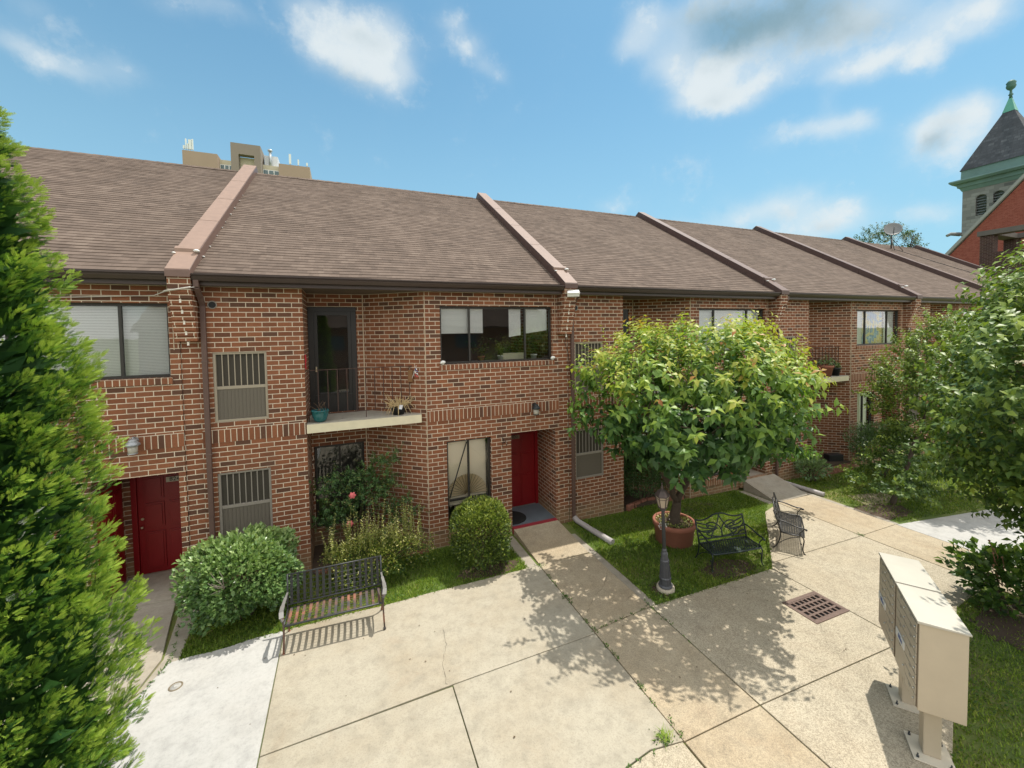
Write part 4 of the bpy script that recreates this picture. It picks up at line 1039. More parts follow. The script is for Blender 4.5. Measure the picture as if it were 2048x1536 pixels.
def bush(name, label, loc, R3, mt, n, L, wr, seed, group=None, lvf=None, squash=1.0, lumps=.12, inner=.35, up=.5, droop=.1, z0=.15, stem=True, cat='shrub'):
    rng = np.random.default_rng(seed); t = empty(name, loc, 0, label, cat, group)
    rx, ry, rz = R3; d = sphere_pts(rng, n); d[:, 2] = np.where(d[:, 2] < -.75, -d[:, 2]*.5, d[:, 2]); d = unit(d)
    ang = np.arctan2(d[:, 1], d[:, 0])
    lump = 1+lumps*np.sin(3*ang+seed)*np.cos(2.5*d[:, 2]+seed*.7)+lumps*.8*np.sin(7*ang+4*d[:, 2]+seed)*.6
    k = np.where(rng.random(n) < 1-inner, rng.uniform(.86, 1.03, n), rng.uniform(.45, .88, n))*lump
    dd = np.sign(d)*np.abs(d)**squash; dd = unit(dd)*np.linalg.norm(dd, axis=1, keepdims=True)**(.9) if squash != 1 else d
    P = dd*k[:, None]*np.array([rx, ry, rz])+np.array([0, 0, rz+z0-.1*rz])
    P[:, 2] = np.maximum(P[:, 2], .02)
    D = unit(d+np.array([0, 0, up])+rng.normal(0, .45, (n, 3))); N = unit(d*.6+np.array([0, 0, .8])+rng.normal(0, .4, (n, 3)))
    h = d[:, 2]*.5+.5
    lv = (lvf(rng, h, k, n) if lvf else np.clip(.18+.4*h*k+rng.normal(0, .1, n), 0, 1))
    Ls = rng.uniform(.75, 1.25, n)*L
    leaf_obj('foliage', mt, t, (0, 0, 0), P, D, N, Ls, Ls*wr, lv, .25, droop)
    if stem:
        mb = MB()
        for i in range(12):
            a = rng.uniform(0, 6.28); q = rng.uniform(.35, .8)
            branch_mb(rng, mb, (.08*math.cos(a), .08*math.sin(a), -.06), (rx*q*math.cos(a), ry*q*math.sin(a), z0+rz*rng.uniform(.7, 1.4)), .02, .005, 4, .1)
        mb.build('stems', M_TWIG, t)
    return t
L_EUO = leaf_mat('euonymus_leaf', [(0, (.05, .11, .044)), (.4, (.13, .235, .078)), (.7, (.25, .37, .125)), (1, (.38, .48, .20))], .25, .32, .55)
L_BOX = leaf_mat('boxwood_leaf', [(0, (.036, .07, .014)), (.4, (.11, .165, .026)), (.75, (.24, .30, .048)), (1, (.40, .44, .10))], .25, .40, .45)
L_VAR = leaf_mat('variegated_leaf', [(0, (.03, .07, .018)), (.3, (.075, .14, .025)), (.6, (.25, .29, .05)), (.85, (.50, .49, .15)), (1, (.66, .62, .33))], .28, .4, .4)
L_ROSE = leaf_mat('rose_leaf', [(0, (.03, .07, .022)), (.5, (.075, .155, .045)), (.8, (.15, .20, .05)), (1, (.30, .25, .10))], .25, .45, .4)
L_PEAR = leaf_mat('pear_leaf', [(0, (.034, .075, .022)), (.35, (.085, .15, .034)), (.65, (.20, .275, .05)), (.88, (.33, .41, .07)), (1, (.34, .42, .08))], .30, .42, .4)
L_LIGHT = leaf_mat('pale_shrub_leaf', [(0, (.045, .10, .05)), (.5, (.11, .20, .08)), (1, (.25, .35, .15))], .28, .32, .55)
L_HYD = leaf_mat('hydrangea_leaf', [(0, (.03, .07, .016)), (.5, (.075, .15, .024)), (.8, (.17, .26, .035)), (1, (.30, .38, .06))], .3, .38, .45)
L_WEED = leaf_mat('weed_leaf', [(0, (.03, .08, .015)), (1, (.12, .22, .04))], .3, .5)

def shrubs():
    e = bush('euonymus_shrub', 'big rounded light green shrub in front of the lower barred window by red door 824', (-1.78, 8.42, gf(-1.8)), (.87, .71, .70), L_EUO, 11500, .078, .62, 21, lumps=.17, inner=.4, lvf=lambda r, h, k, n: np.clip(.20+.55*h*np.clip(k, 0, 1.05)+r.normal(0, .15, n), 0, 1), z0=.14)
    # bare twigs in a gap of the foliage
    mb = MB(); rng = np.random.default_rng(4)
    for i in range(9): branch_mb(rng, mb, (-.12, -.66, .95), (-.2+rng.normal(0, .12), -.74+rng.normal(0, .04), 1.12+rng.normal(0, .1)), .006, .002, 3, .1)
    mb.build('bare_twigs', mat('dead_twig', (.28, .23, .2), .9), e)
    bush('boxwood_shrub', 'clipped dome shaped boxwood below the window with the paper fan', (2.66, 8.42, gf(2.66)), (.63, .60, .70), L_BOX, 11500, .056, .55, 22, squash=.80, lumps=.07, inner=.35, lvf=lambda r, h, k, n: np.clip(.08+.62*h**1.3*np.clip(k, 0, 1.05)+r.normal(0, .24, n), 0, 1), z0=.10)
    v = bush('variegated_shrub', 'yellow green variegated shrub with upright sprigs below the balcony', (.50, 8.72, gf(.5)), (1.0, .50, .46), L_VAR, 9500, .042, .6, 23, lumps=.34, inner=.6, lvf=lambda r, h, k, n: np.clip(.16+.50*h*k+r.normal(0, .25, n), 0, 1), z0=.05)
    rng = np.random.default_rng(5); m = 74; x = rng.uniform(-.95, .95, m); y = rng.uniform(-.3, .3, m)
    B = np.stack([x, y, .55+.3*np.sqrt(np.clip(1-(x/1.05)**2, 0, 1))+rng.uniform(-.15, .05, m)], 1); D = unit(np.stack([rng.normal(0, .10, m), rng.normal(0, .10, m), np.ones(m)], 1)); ln = rng.uniform(.3, .8, m)
    P, LD, NN, tt, si = shoots(rng, B, D, ln, 26, .9, .55, .05)
    leaf_obj('sprigs', L_VAR, v, (0, 0, 0), P, LD, NN, .052*(1-.35*tt), .030*(1-.3*tt), np.clip(.52+.35*tt+rng.normal(0, .14, len(tt)), 0, 1))
    mb = MB()
    for b, d, l in zip(B, D, ln): mb.tube([tuple(b), tuple(b+d*l)], [.005, .002], 5)
    mb.build('sprig_stems', mat('pale_stem', (.20, .22, .08), .8), v)
    # climbing rose
    t = empty('rose_bush', (.05, 9.95, gf(0)+.05), 0, 'tall straggly rose bush with pink blooms in the recess under the balcony', 'shrub')
    rng = np.random.default_rng(6); mb = MB(); tips = []
    tgt = [(-.65, -.25, 1.75), (-.3, -.3, 1.95), (.05, -.2, 1.9), (.4, -.25, 1.95), (.75, -.45, 2.15), (.95, -.35, 2.3), (.8, -.5, 1.6), (1.15, -.55, 1.25), (1.4, -.55, .95), (-.55, -.35, 1.25), (.2, -.35, 1.5), (.55, -.4, 1.7), (.0, -.4, 1.3), (-.7, -.2, 1.0), (.95, -.5, 1.75)]
    allB, allD = [], []
    for q in tgt:
        s = (rng.normal(0, .12), rng.normal(0, .08), -.05); mid = (s[0]*.6+q[0]*.4, s[1]+(q[1]-s[1])*.5, q[2]*.75)
        mb.tube([s, mid, q], [.010, .008, .004], 6)
        for j in range(46):
            u_ = rng.uniform(.25, 1); a, b = np.array(mid), np.array(q); p = a+(b-a)*u_+rng.normal(0, .10, 3); allB.append(p); allD.append(unit(rng.normal(0, 1, 3)+np.array([0, -.5, .3])))
    B = np.array(allB); D = np.array(allD); P, LD, NN, tt, si = shoots(rng, B, D, rng.uniform(.12, .3, len(B)), 13, .9, .4)
    leaf_obj('foliage', L_ROSE, t, (0, 0, 0), P, LD, NN, rng.uniform(.035, .06, len(P)), rng.uniform(.02, .034, len(P)), np.clip(.35+rng.normal(0, .2, len(P))+.25*(rng.random(len(B))[si] > .8), 0, 1))
    mb.build('canes', M_TWIG, t)
    for (x, y, z) in ((.02, -.55, 1.52), (-.05, -.72, .98)):
        f = MB()
        for i in range(3):
            for j in range(6):
                a = j*1.047+i*.5; r = .02+.018*i
                c = Vector((x+r*math.cos(a), y-.012+.008*i, z+r*math.sin(a))); f.sphere(c, .022, 7, 5, (1, .4, 1))
        f.build('bloom', mat('pink_petal', (.72, .16, .17), .5, var=.2, vscale=30), t)
    bush('recess_shrub', 'dark green bush in the recess behind the lamp post', (8.35, 9.85, gf(8.3)), (.95, .55, .95), L_ROSE, 9000, .055, .55, 27, lumps=.2, inner=.5)
    # shrub under the raised bed: long leaved
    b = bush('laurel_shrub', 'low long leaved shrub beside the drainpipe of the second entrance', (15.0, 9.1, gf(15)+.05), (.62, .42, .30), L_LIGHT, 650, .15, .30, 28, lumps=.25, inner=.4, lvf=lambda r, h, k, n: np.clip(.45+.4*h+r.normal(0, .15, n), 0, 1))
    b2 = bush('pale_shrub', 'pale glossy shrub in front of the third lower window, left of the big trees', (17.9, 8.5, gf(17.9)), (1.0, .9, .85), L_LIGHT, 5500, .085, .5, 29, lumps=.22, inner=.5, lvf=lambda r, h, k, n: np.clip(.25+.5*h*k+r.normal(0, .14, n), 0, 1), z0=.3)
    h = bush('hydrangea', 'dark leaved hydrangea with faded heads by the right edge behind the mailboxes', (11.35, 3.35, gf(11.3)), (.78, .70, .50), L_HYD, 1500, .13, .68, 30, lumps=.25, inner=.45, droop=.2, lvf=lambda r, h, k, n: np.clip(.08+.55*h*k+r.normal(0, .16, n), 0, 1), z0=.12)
    rng = np.random.default_rng(8)
    for (x, y, z) in ((-.55, -.55, .42), (-.30, -.62, .40)):
        m = 160; d = sphere_pts(rng, m); leaf_obj('flower_head', mat('faded_floret', (.46, .42, .28), .8), h, (0, 0, 0), np.array([x, y, z])+d*.075, d, sphere_pts(rng, m), .035, .03, np.zeros(m))
    mb = MB()
    for q in ((-.5, .1, 1.15), (-.35, .2, 1.3), (-.62, .05, .98), (-.42, .12, 1.2), (-.3, .05, 1.05)): branch_mb(rng, mb, (-.25, .05, .5), q, .009, .006, 4, .1); mb.sphere(q, .02, 6, 4)
    mb.build('dry_stems', mat('dry_stem', (.26, .14, .08), .85), h)
shrubs()

def pear(name, label, loc, prof, nshoot, nl, Lr, seed, trunk_h, tr, lean=(0, 0), limbs=18, hang=.0, ell=(1, 1), low=False, bark=M_BARK):
    rng = np.random.default_rng(seed); t = empty(name, loc, 0, label, 'tree', None)
    pz, pr = np.array([p[0] for p in prof]), np.array([p[1] for p in prof]); H = pz[-1]
    mb = MB(); branch_mb(rng, mb, (0, 0, -.1), (lean[0]*.15, lean[1]*.15, trunk_h), tr, tr*.75, 5, .04); branch_mb(rng, mb, (lean[0]*.15, lean[1]*.15, trunk_h-.02), (lean[0]*1.3, lean[1]*1.3, H*.92), tr*.75, .015, 8, .05)
    mb.build('trunk', bark, t)
    w = MB()
    zf = np.linspace(pz[0], H*.98, 400); wt = np.interp(zf, pz, pr); wt = wt/wt.sum()
    for i in range(limbs):
        z = rng.choice(zf, p=wt); a = rng.uniform(0, 6.28); r = np.interp(z, pz, pr)*rng.uniform(.6, .9); zs = max(trunk_h*.9, z-r*.75)
        branch_mb(rng, w, (lean[0]*1.2, lean[1]*1.2, zs), (lean[0]+ell[0]*r*math.cos(a), lean[1]+ell[1]*r*math.sin(a), z), .035, .008, 6, .1)
    w.build('branches', M_TWIG, t)
    n = nshoot; z = rng.choice(zf, n, p=wt); a = rng.uniform(0, 6.28, n)
    lump = 1+.13*np.sin(3*a+z*1.3+seed)+.08*np.sin(6*a-z*2.1)
    k = np.where(rng.random(n) < .72, rng.uniform(.72, 1.02, n), rng.uniform(.15, .75, n)); r = np.interp(z, pz, pr)*k*lump
    B = np.stack([lean[0]+r*np.cos(a), lean[1]+r*np.sin(a), z], 1); O = np.stack([np.cos(a), np.sin(a), np.zeros(n)], 1)
    B[:, :2] = np.array(lean)*(np.clip((z-.9)/.9, 0, 1)[:, None] if low else 1)+(B[:, :2]-np.array(lean))*np.array(ell)
    hh = np.clip((z-pz[0])/(H-pz[0]), 0, 1)
    D = unit(O*(.9-.4*hh)[:, None]+np.array([0, 0, 1.0])*(hh*1.1-.05-hang)[:, None]+rng.normal(0, .32, (n, 3)))
    P, LD, NN, tt, si = shoots(rng, B, D, rng.uniform(.3, .55, n), nl, .95, .3)
    LD = unit(LD+np.array([0, 0, -.45])+rng.normal(0, .2, LD.shape))
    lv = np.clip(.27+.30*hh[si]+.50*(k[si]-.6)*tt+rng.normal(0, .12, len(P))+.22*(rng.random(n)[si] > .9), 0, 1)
    L = rng.uniform(*Lr, len(P))
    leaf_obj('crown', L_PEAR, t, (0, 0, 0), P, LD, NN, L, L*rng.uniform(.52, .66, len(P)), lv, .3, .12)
    return t
pear('broadleaf_tree', 'rounded leafy tree with a dark trunk on the lawn beside the second walkway', (15.2, 6.95, gf(15.2)), [(.5, .8), (1.2, .95), (2.0, 1.2), (3.0, 1.6), (3.9, 1.45), (4.8, 1.0), (5.6, .3)], 1250, 16, (.085, .13), 41, .6, .085, lean=(2.5, -.1), low=True)
pear('glossy_tree', 'large glossy leaved tree leaning in from the right edge above the mailboxes', (12.4, 2.2, gf(12.4)), [(2.0, .7), (2.6, 1.5), (3.2, 2.0), (3.9, 2.2), (4.9, 2.1), (5.8, 1.6), (6.5, .9), (7.1, .3)], 3300, 16, (.085, .13), 42, 2.0, .14, lean=(-1.5, -.1), limbs=34, ell=(1.4, .78))
# ================================================================== lawns
def in_poly(x, y, poly):
    inside = np.zeros(len(x), bool); n = len(poly)
    for i in range(n):
        x1, y1 = poly[i]; x2, y2 = poly[(i+1) % n]
        c = ((y1 > y) != (y2 > y)) & (x < (x2-x1)*(y-y1)/(y2-y1+1e-12)+x1); inside ^= c
    return inside
L_GRASS = leaf_mat('grass_blade', [(0, (.09, .17, .026)), (.4, (.20, .31, .042)), (.7, (.34, .42, .068)), (.9, (.50, .47, .13)), (1, (.56, .48, .22))], .3, .55, .3)
LAWNS = [([(-2.5, 7.61), (-1.08, 7.71), (3.56, 7.88), (3.56, 9.48), (1.72, 9.4), (-.76, 9.32), (-.76, 9.48), (-2.6, 9.48)], 4200, .045),
         ([(5.27, 5.87), (8.45, 5.88), (11.06, 7.95), (11.72, 8.35), (11.72, 9.5), (9.7, 9.5), (8.3, 9.7), (7.35, 9.46), (5.42, 9.48)], 3000, .05),
         ([(13.9, 6.2), (21, 5.3), (27, 5.3), (27, 9.5), (17.9, 9.4), (15.4, 9.25), (15.4, 9.48), (13.9, 9.48)], 1100, .055),
         ([(5.98, 2.16), (10.45, 3.78), (11.97, 3.92), (11.95, 1.0), (6.05, .2)], 1700, .04)]
def grass():
    rng = np.random.default_rng(77); Vs, lvs = [], []
    for poly, dens, hgt in LAWNS:
        xs, ys = [p[0] for p in poly], [p[1] for p in poly]; area = (max(xs)-min(xs))*(max(ys)-min(ys)); n = int(area*dens)
        x, y = rng.uniform(min(xs), max(xs), n), rng.uniform(min(ys), max(ys), n)
        # bare and thick patches
        d = .5+.5*np.sin(x*2.1+1.3*np.sin(y*2.7))*np.cos(y*3.1+1.7*np.sin(x*1.9)); keep = in_poly(x, y, poly) & (rng.random(n) < .45+.6*d)
        for (cx, cy, rx, ry) in ((2.75, 8.2, .7, .27), (14.3, 6.75, .95, .45), (10.9, 3.1, .9, .45), (7.42, 7.7, .47, .47), (5.75, 6.25, .22, .2), (7.6, 6.3, .6, .3)):
            keep &= (((x-cx)/rx)**2+((y-cy)/ry)**2 > 1) | (rng.random(n) < .22)
        x, y = x[keep], y[keep]; n = len(x); z = g(x)
        a = rng.uniform(0, 6.28, n); h = hgt*rng.uniform(.45, 1.35, n); ln = rng.uniform(.2, 1.1, n)*h; w = rng.uniform(.0035, .008, n)
        b = np.stack([x, y, z], 1); s = np.stack([-np.sin(a), np.cos(a), np.zeros(n)], 1)*w[:, None]; f = np.stack([np.cos(a), np.sin(a), np.zeros(n)], 1)
        mid = b+f*(ln*.35)[:, None]+np.array([0, 0, 1])*(h*.62)[:, None]; tip = b+f*ln[:, None]+np.array([0, 0, 1])*h[:, None]
        Vs.append(np.stack([b-s, b+s, mid+s*.8, tip, mid-s*.8], 1)); 
        patch = .5+.5*np.sin(x*1.3+2*np.sin(y*1.1))*np.cos(y*1.7)
        lvs.append(np.clip(.28+.42*patch*d[keep]+rng.normal(0, .17, n), 0, 1))
    V = np.concatenate(Vs); n = len(V); lv = np.concatenate(lvs)
    F = np.arange(n)[:, None]*5+np.array([[0, 1, 2, 3, 4]])
    o = tri_mesh('grass', L_GRASS, None, V.reshape(-1, 3), F, np.repeat(lv, 5)); tag(o, 'short green lawn grass around the courtyard paving', 'grass', kind='stuff')
    # clover and broad weeds
    P = []
    for poly, dens, hgt in LAWNS:
        xs, ys = [p[0] for p in poly], [p[1] for p in poly]; n = int((max(xs)-min(xs))*(max(ys)-min(ys))*260); x, y = rng.uniform(min(xs), max(xs), n), rng.uniform(min(ys), max(ys), n)
        d = np.sin(x*3.3+2*np.sin(y*2.3))+np.cos(y*4.1+x); k = in_poly(x, y, poly) & (d > .1); P.append(np.stack([x[k], y[k], g(x[k])+rng.uniform(.012, .045, k.sum())], 1))
    P = np.concatenate(P); n = len(P); D = unit(np.concatenate([rng.normal(0, 1, (n, 2)), rng.uniform(.05, .4, (n, 1))], 1))
    o = leaf_obj('clover', L_WEED, None, (0, 0, 0), P, D, np.tile([0, 0, 1.0], (n, 1)), rng.uniform(.02, .05, n), rng.uniform(.016, .034, n), rng.uniform(0, 1, n)); tag(o, 'clover and broad leaved weeds in the lawns', 'weeds', kind='stuff')
    # weeds growing out of the paving joints
    pts = []
    def line(a, b, n, s): 
        t = rng.random(n)**1.0; q = np.array(a)+(np.array(b)-np.array(a))*t[:, None]; m = np.sin(t*37+s)+np.sin(t*91+s*2) > .1; pts.append(q[m])
    line((3.79, 3.75), (3.82, 7.9), 520, 1); line((3.8, 5.77), (5.13, 5.91), 160, 2); line((5.12, 5.5), (5.13, 6.1), 60, 3); line((5.11, 4.9), (5.13, 5.9), 60, 4); line((-2.85, 6.6), (-2.6, 7.7), 220, 5); line((-2.6, 7.7), (-2.9, 9.2), 200, 6); line((2.6, 3.72), (3.7, 3.8), 60, 3)
    q = np.concatenate(pts+[np.array([3.55, 3.86])+rng.normal(0, .05, (60, 2)), np.array([3.80, 6.75])+rng.normal(0, .03, (40, 2)), np.array([3.82, 7.9])+rng.normal(0, .045, (50, 2)), np.array([12.03, 6.1])+rng.normal(0, .05, (40, 2))])
    n = len(q); P = np.stack([q[:, 0]+rng.normal(0, .012, n), q[:, 1]+rng.normal(0, .01, n), g(q[:, 0])+rng.uniform(.02, .045, n)], 1); D = unit(np.concatenate([rng.normal(0, 1, (n, 2)), rng.uniform(.2, 1.2, (n, 1))], 1))
    o = leaf_obj('joint_weeds', L_WEED, None, (0, 0, 0), P, D, unit(rng.normal(0, .4, (n, 3))+np.array([0, 0, 1])), rng.uniform(.02, .06, n), rng.uniform(.010, .022, n), rng.uniform(.1, 1, n)); tag(o, 'small weeds growing out of the paving joints', 'weeds', kind='stuff')
    m = 60; a = rng.uniform(0, 6.28, m); P = np.stack([3.56+rng.normal(0, .03, m), 3.85+rng.normal(0, .03, m), np.full(m, gf(3.5)+.03)], 1)
    o = leaf_obj('weed_tuft', L_GRASS, None, (0, 0, 0), P, unit(np.stack([np.cos(a), np.sin(a), rng.uniform(.3, 1.2, m)], 1)), np.tile([0, 0, 1.0], (m, 1)), rng.uniform(.06, .16, m), .008, rng.uniform(.3, .7, m)); tag(o, 'grassy weed tuft at the joint crossing nearest the viewer', 'weed')
    # fallen leaves and crumbs on the paving
    m = 46; x = rng.uniform(-2.5, 8.4, m); y = rng.uniform(3.2, 7.6, m); k = np.array([not any(in_poly(np.array([a]), np.array([b]), p[0])[0] for p in LAWNS) for a, b in zip(x, y)]); x, y = x[k], y[k]; m = len(x)
    P = np.stack([x, y, g(x)+.041], 1); o = leaf_obj('leaf_litter', mat('dry_leaf', (.10, .065, .03), .8), None, (0, 0, 0), P, unit(np.concatenate([rng.normal(0, 1, (m, 2)), rng.normal(0, .1, (m, 1))], 1)), np.tile([0, 0, 1.0], (m, 1)), rng.uniform(.02, .045, m), rng.uniform(.012, .025, m), np.zeros(m), .5); tag(o, 'dry leaf crumbs scattered over the paving', 'leaf litter', kind='stuff')
grass()
# ================================================================== furniture and small things
M_IRON = mat('weathered_iron', (.055, .058, .060), .45, .5, var=.3, vscale=30)
M_CAST = mat('dark_green_cast_metal', (.032, .046, .046), .38, .4, var=.35, vscale=25)
M_CASTB = mat('weathered_cast_metal', (.060, .058, .056), .40, .5, var=.4, vscale=25)
def rust_mat():
    m = bpy.data.materials.new('rusty_strap'); m.use_nodes = True; T = NT(m.node_tree); b = T.n['Principled BSDF']; tc = T.new('ShaderNodeTexCoord')
    n = T.noise(tc.outputs['Object'], 3.1, 5, .65); n2 = T.noise(tc.outputs['Object'], 45, 3, .7)
    f = T.math('ADD', n, T.math('MULTIPLY', T.math('SUBTRACT', n2, .5), .3))
    T.set(b, 'Base Color', T.ramp(f, [(.40, (.065, .065, .066)), (.52, (.15, .085, .062)), (.62, (.30, .125, .075)), (.78, (.22, .09, .055))])); b.inputs['Roughness'].default_value = .65; b.inputs['Metallic'].default_value = .15
    return m
M_RUST = rust_mat()

def strap_bench():
    x, y = -.26, 7.17; w = 1.50; t = empty('garden_bench', (x, y, gf(x)+.03), R(-1.2), 'rusty strap metal bench with a grid back in front of the light green shrub', 'bench', 'metal courtyard benches')
    hw = w/2; sh = .44; dp = .46
    def backpt(z): return dp-.02+(z-sh)*.16
    s = MB()
    s.tube([(-hw, 0, sh-.02), (-hw+.02, 0, sh), (hw-.02, 0, sh), (hw, 0, sh-.02)], .016, 8); s.tube([(-hw, dp, sh), (hw, dp, sh)], .012, 8)
    for i in range(2): s.tube([((-1, 1)[i]*hw, 0, sh), ((-1, 1)[i]*hw, dp*.5, sh-.012), ((-1, 1)[i]*hw, dp, sh)], .013, 8)
    s.build('seat_frame', M_IRON, t)
    st = MB(); n = 15
    for i in range(n):
        xx = -hw+.06+(w-.12)*i/(n-1)
        pts = [(xx, 0, sh+.014), (xx, dp*.2, sh+.006), (xx, dp*.5, sh-.003), (xx, dp*.8, sh+.004), (xx, dp, sh+.008)]
        for a, b in zip(pts, pts[1:]): st.bar(a, b, .042, .004)
    seat = st.build('seat', M_RUST, t)
    rd = MB()
    for j in range(6):
        yy = dp*(j+.8)/6.8; rd.tube([(-hw, yy, sh-.004), (hw, yy, sh-.004)], .005, 6)
    rd.build('cross_rods', M_RUST, seat)
    b = MB(); n = 15; zb, zt = sh+.07, .98
    for i in range(n):
        xx = -hw+.06+(w-.12)*i/(n-1); b.bar((xx, backpt(zb), zb), (xx, backpt(zt), zt), .042, .004, (0, 1, 0))
    back = b.build('backrest', M_IRON, t)
    rd = MB()
    for j in range(6):
        z = zb+(zt-zb)*(j+.7)/6.4; rd.tube([(-hw, backpt(z)-.006, z), (hw, backpt(z)-.006, z)], .005, 6)
    rd.build('cross_rods', M_IRON, back)
    fr = MB()
    for z in (zb, zt): fr.tube([(-hw, backpt(z), z), (hw, backpt(z), z)], .013, 8)
    for s_ in (-1, 1): fr.tube([(s_*hw, dp-.02, sh-.02), (s_*hw, backpt(zt), zt+.012)], .015, 8)
    fr.build('back_frame', M_IRON, t)
    for s_ in (-1, 1):
        a = MB(); P = [(s_*hw, backpt(.70), .70), (s_*(hw+.01), dp*.72, .70), (s_*(hw+.03), dp*.40, .665), (s_*(hw+.035), dp*.12, .645), (s_*(hw+.02), -.04, .60), (s_*hw, -.05, .56)]
        for p, q, wd in zip(P, P[1:], (.03, .045, .06, .065, .05)): a.bar(p, q, wd, .018)
        a.build('armrest', mat('worn_grey_metal', (.20, .19, .18), .5, .3, var=.3, vscale=20), t)
        for yy, top in ((-.005, .60), (dp, sh)):
            l = MB(); l.tube([(s_*(hw+.01 if yy < .1 else hw), yy-.02 if yy < .1 else yy+.05, 0), (s_*hw, yy, sh*.6), (s_*hw, yy, sh), (s_*(hw+.005), yy-(.03 if yy < .1 else 0), top)], .014, 8)
            l.lathe([(.024, 0), (.024, .02), (.016, .03)], (s_*(hw+.01 if yy < .1 else hw), yy-.02 if yy < .1 else yy+.05, -.003), 10); l.build('leg', M_RUST, t)
strap_bench()

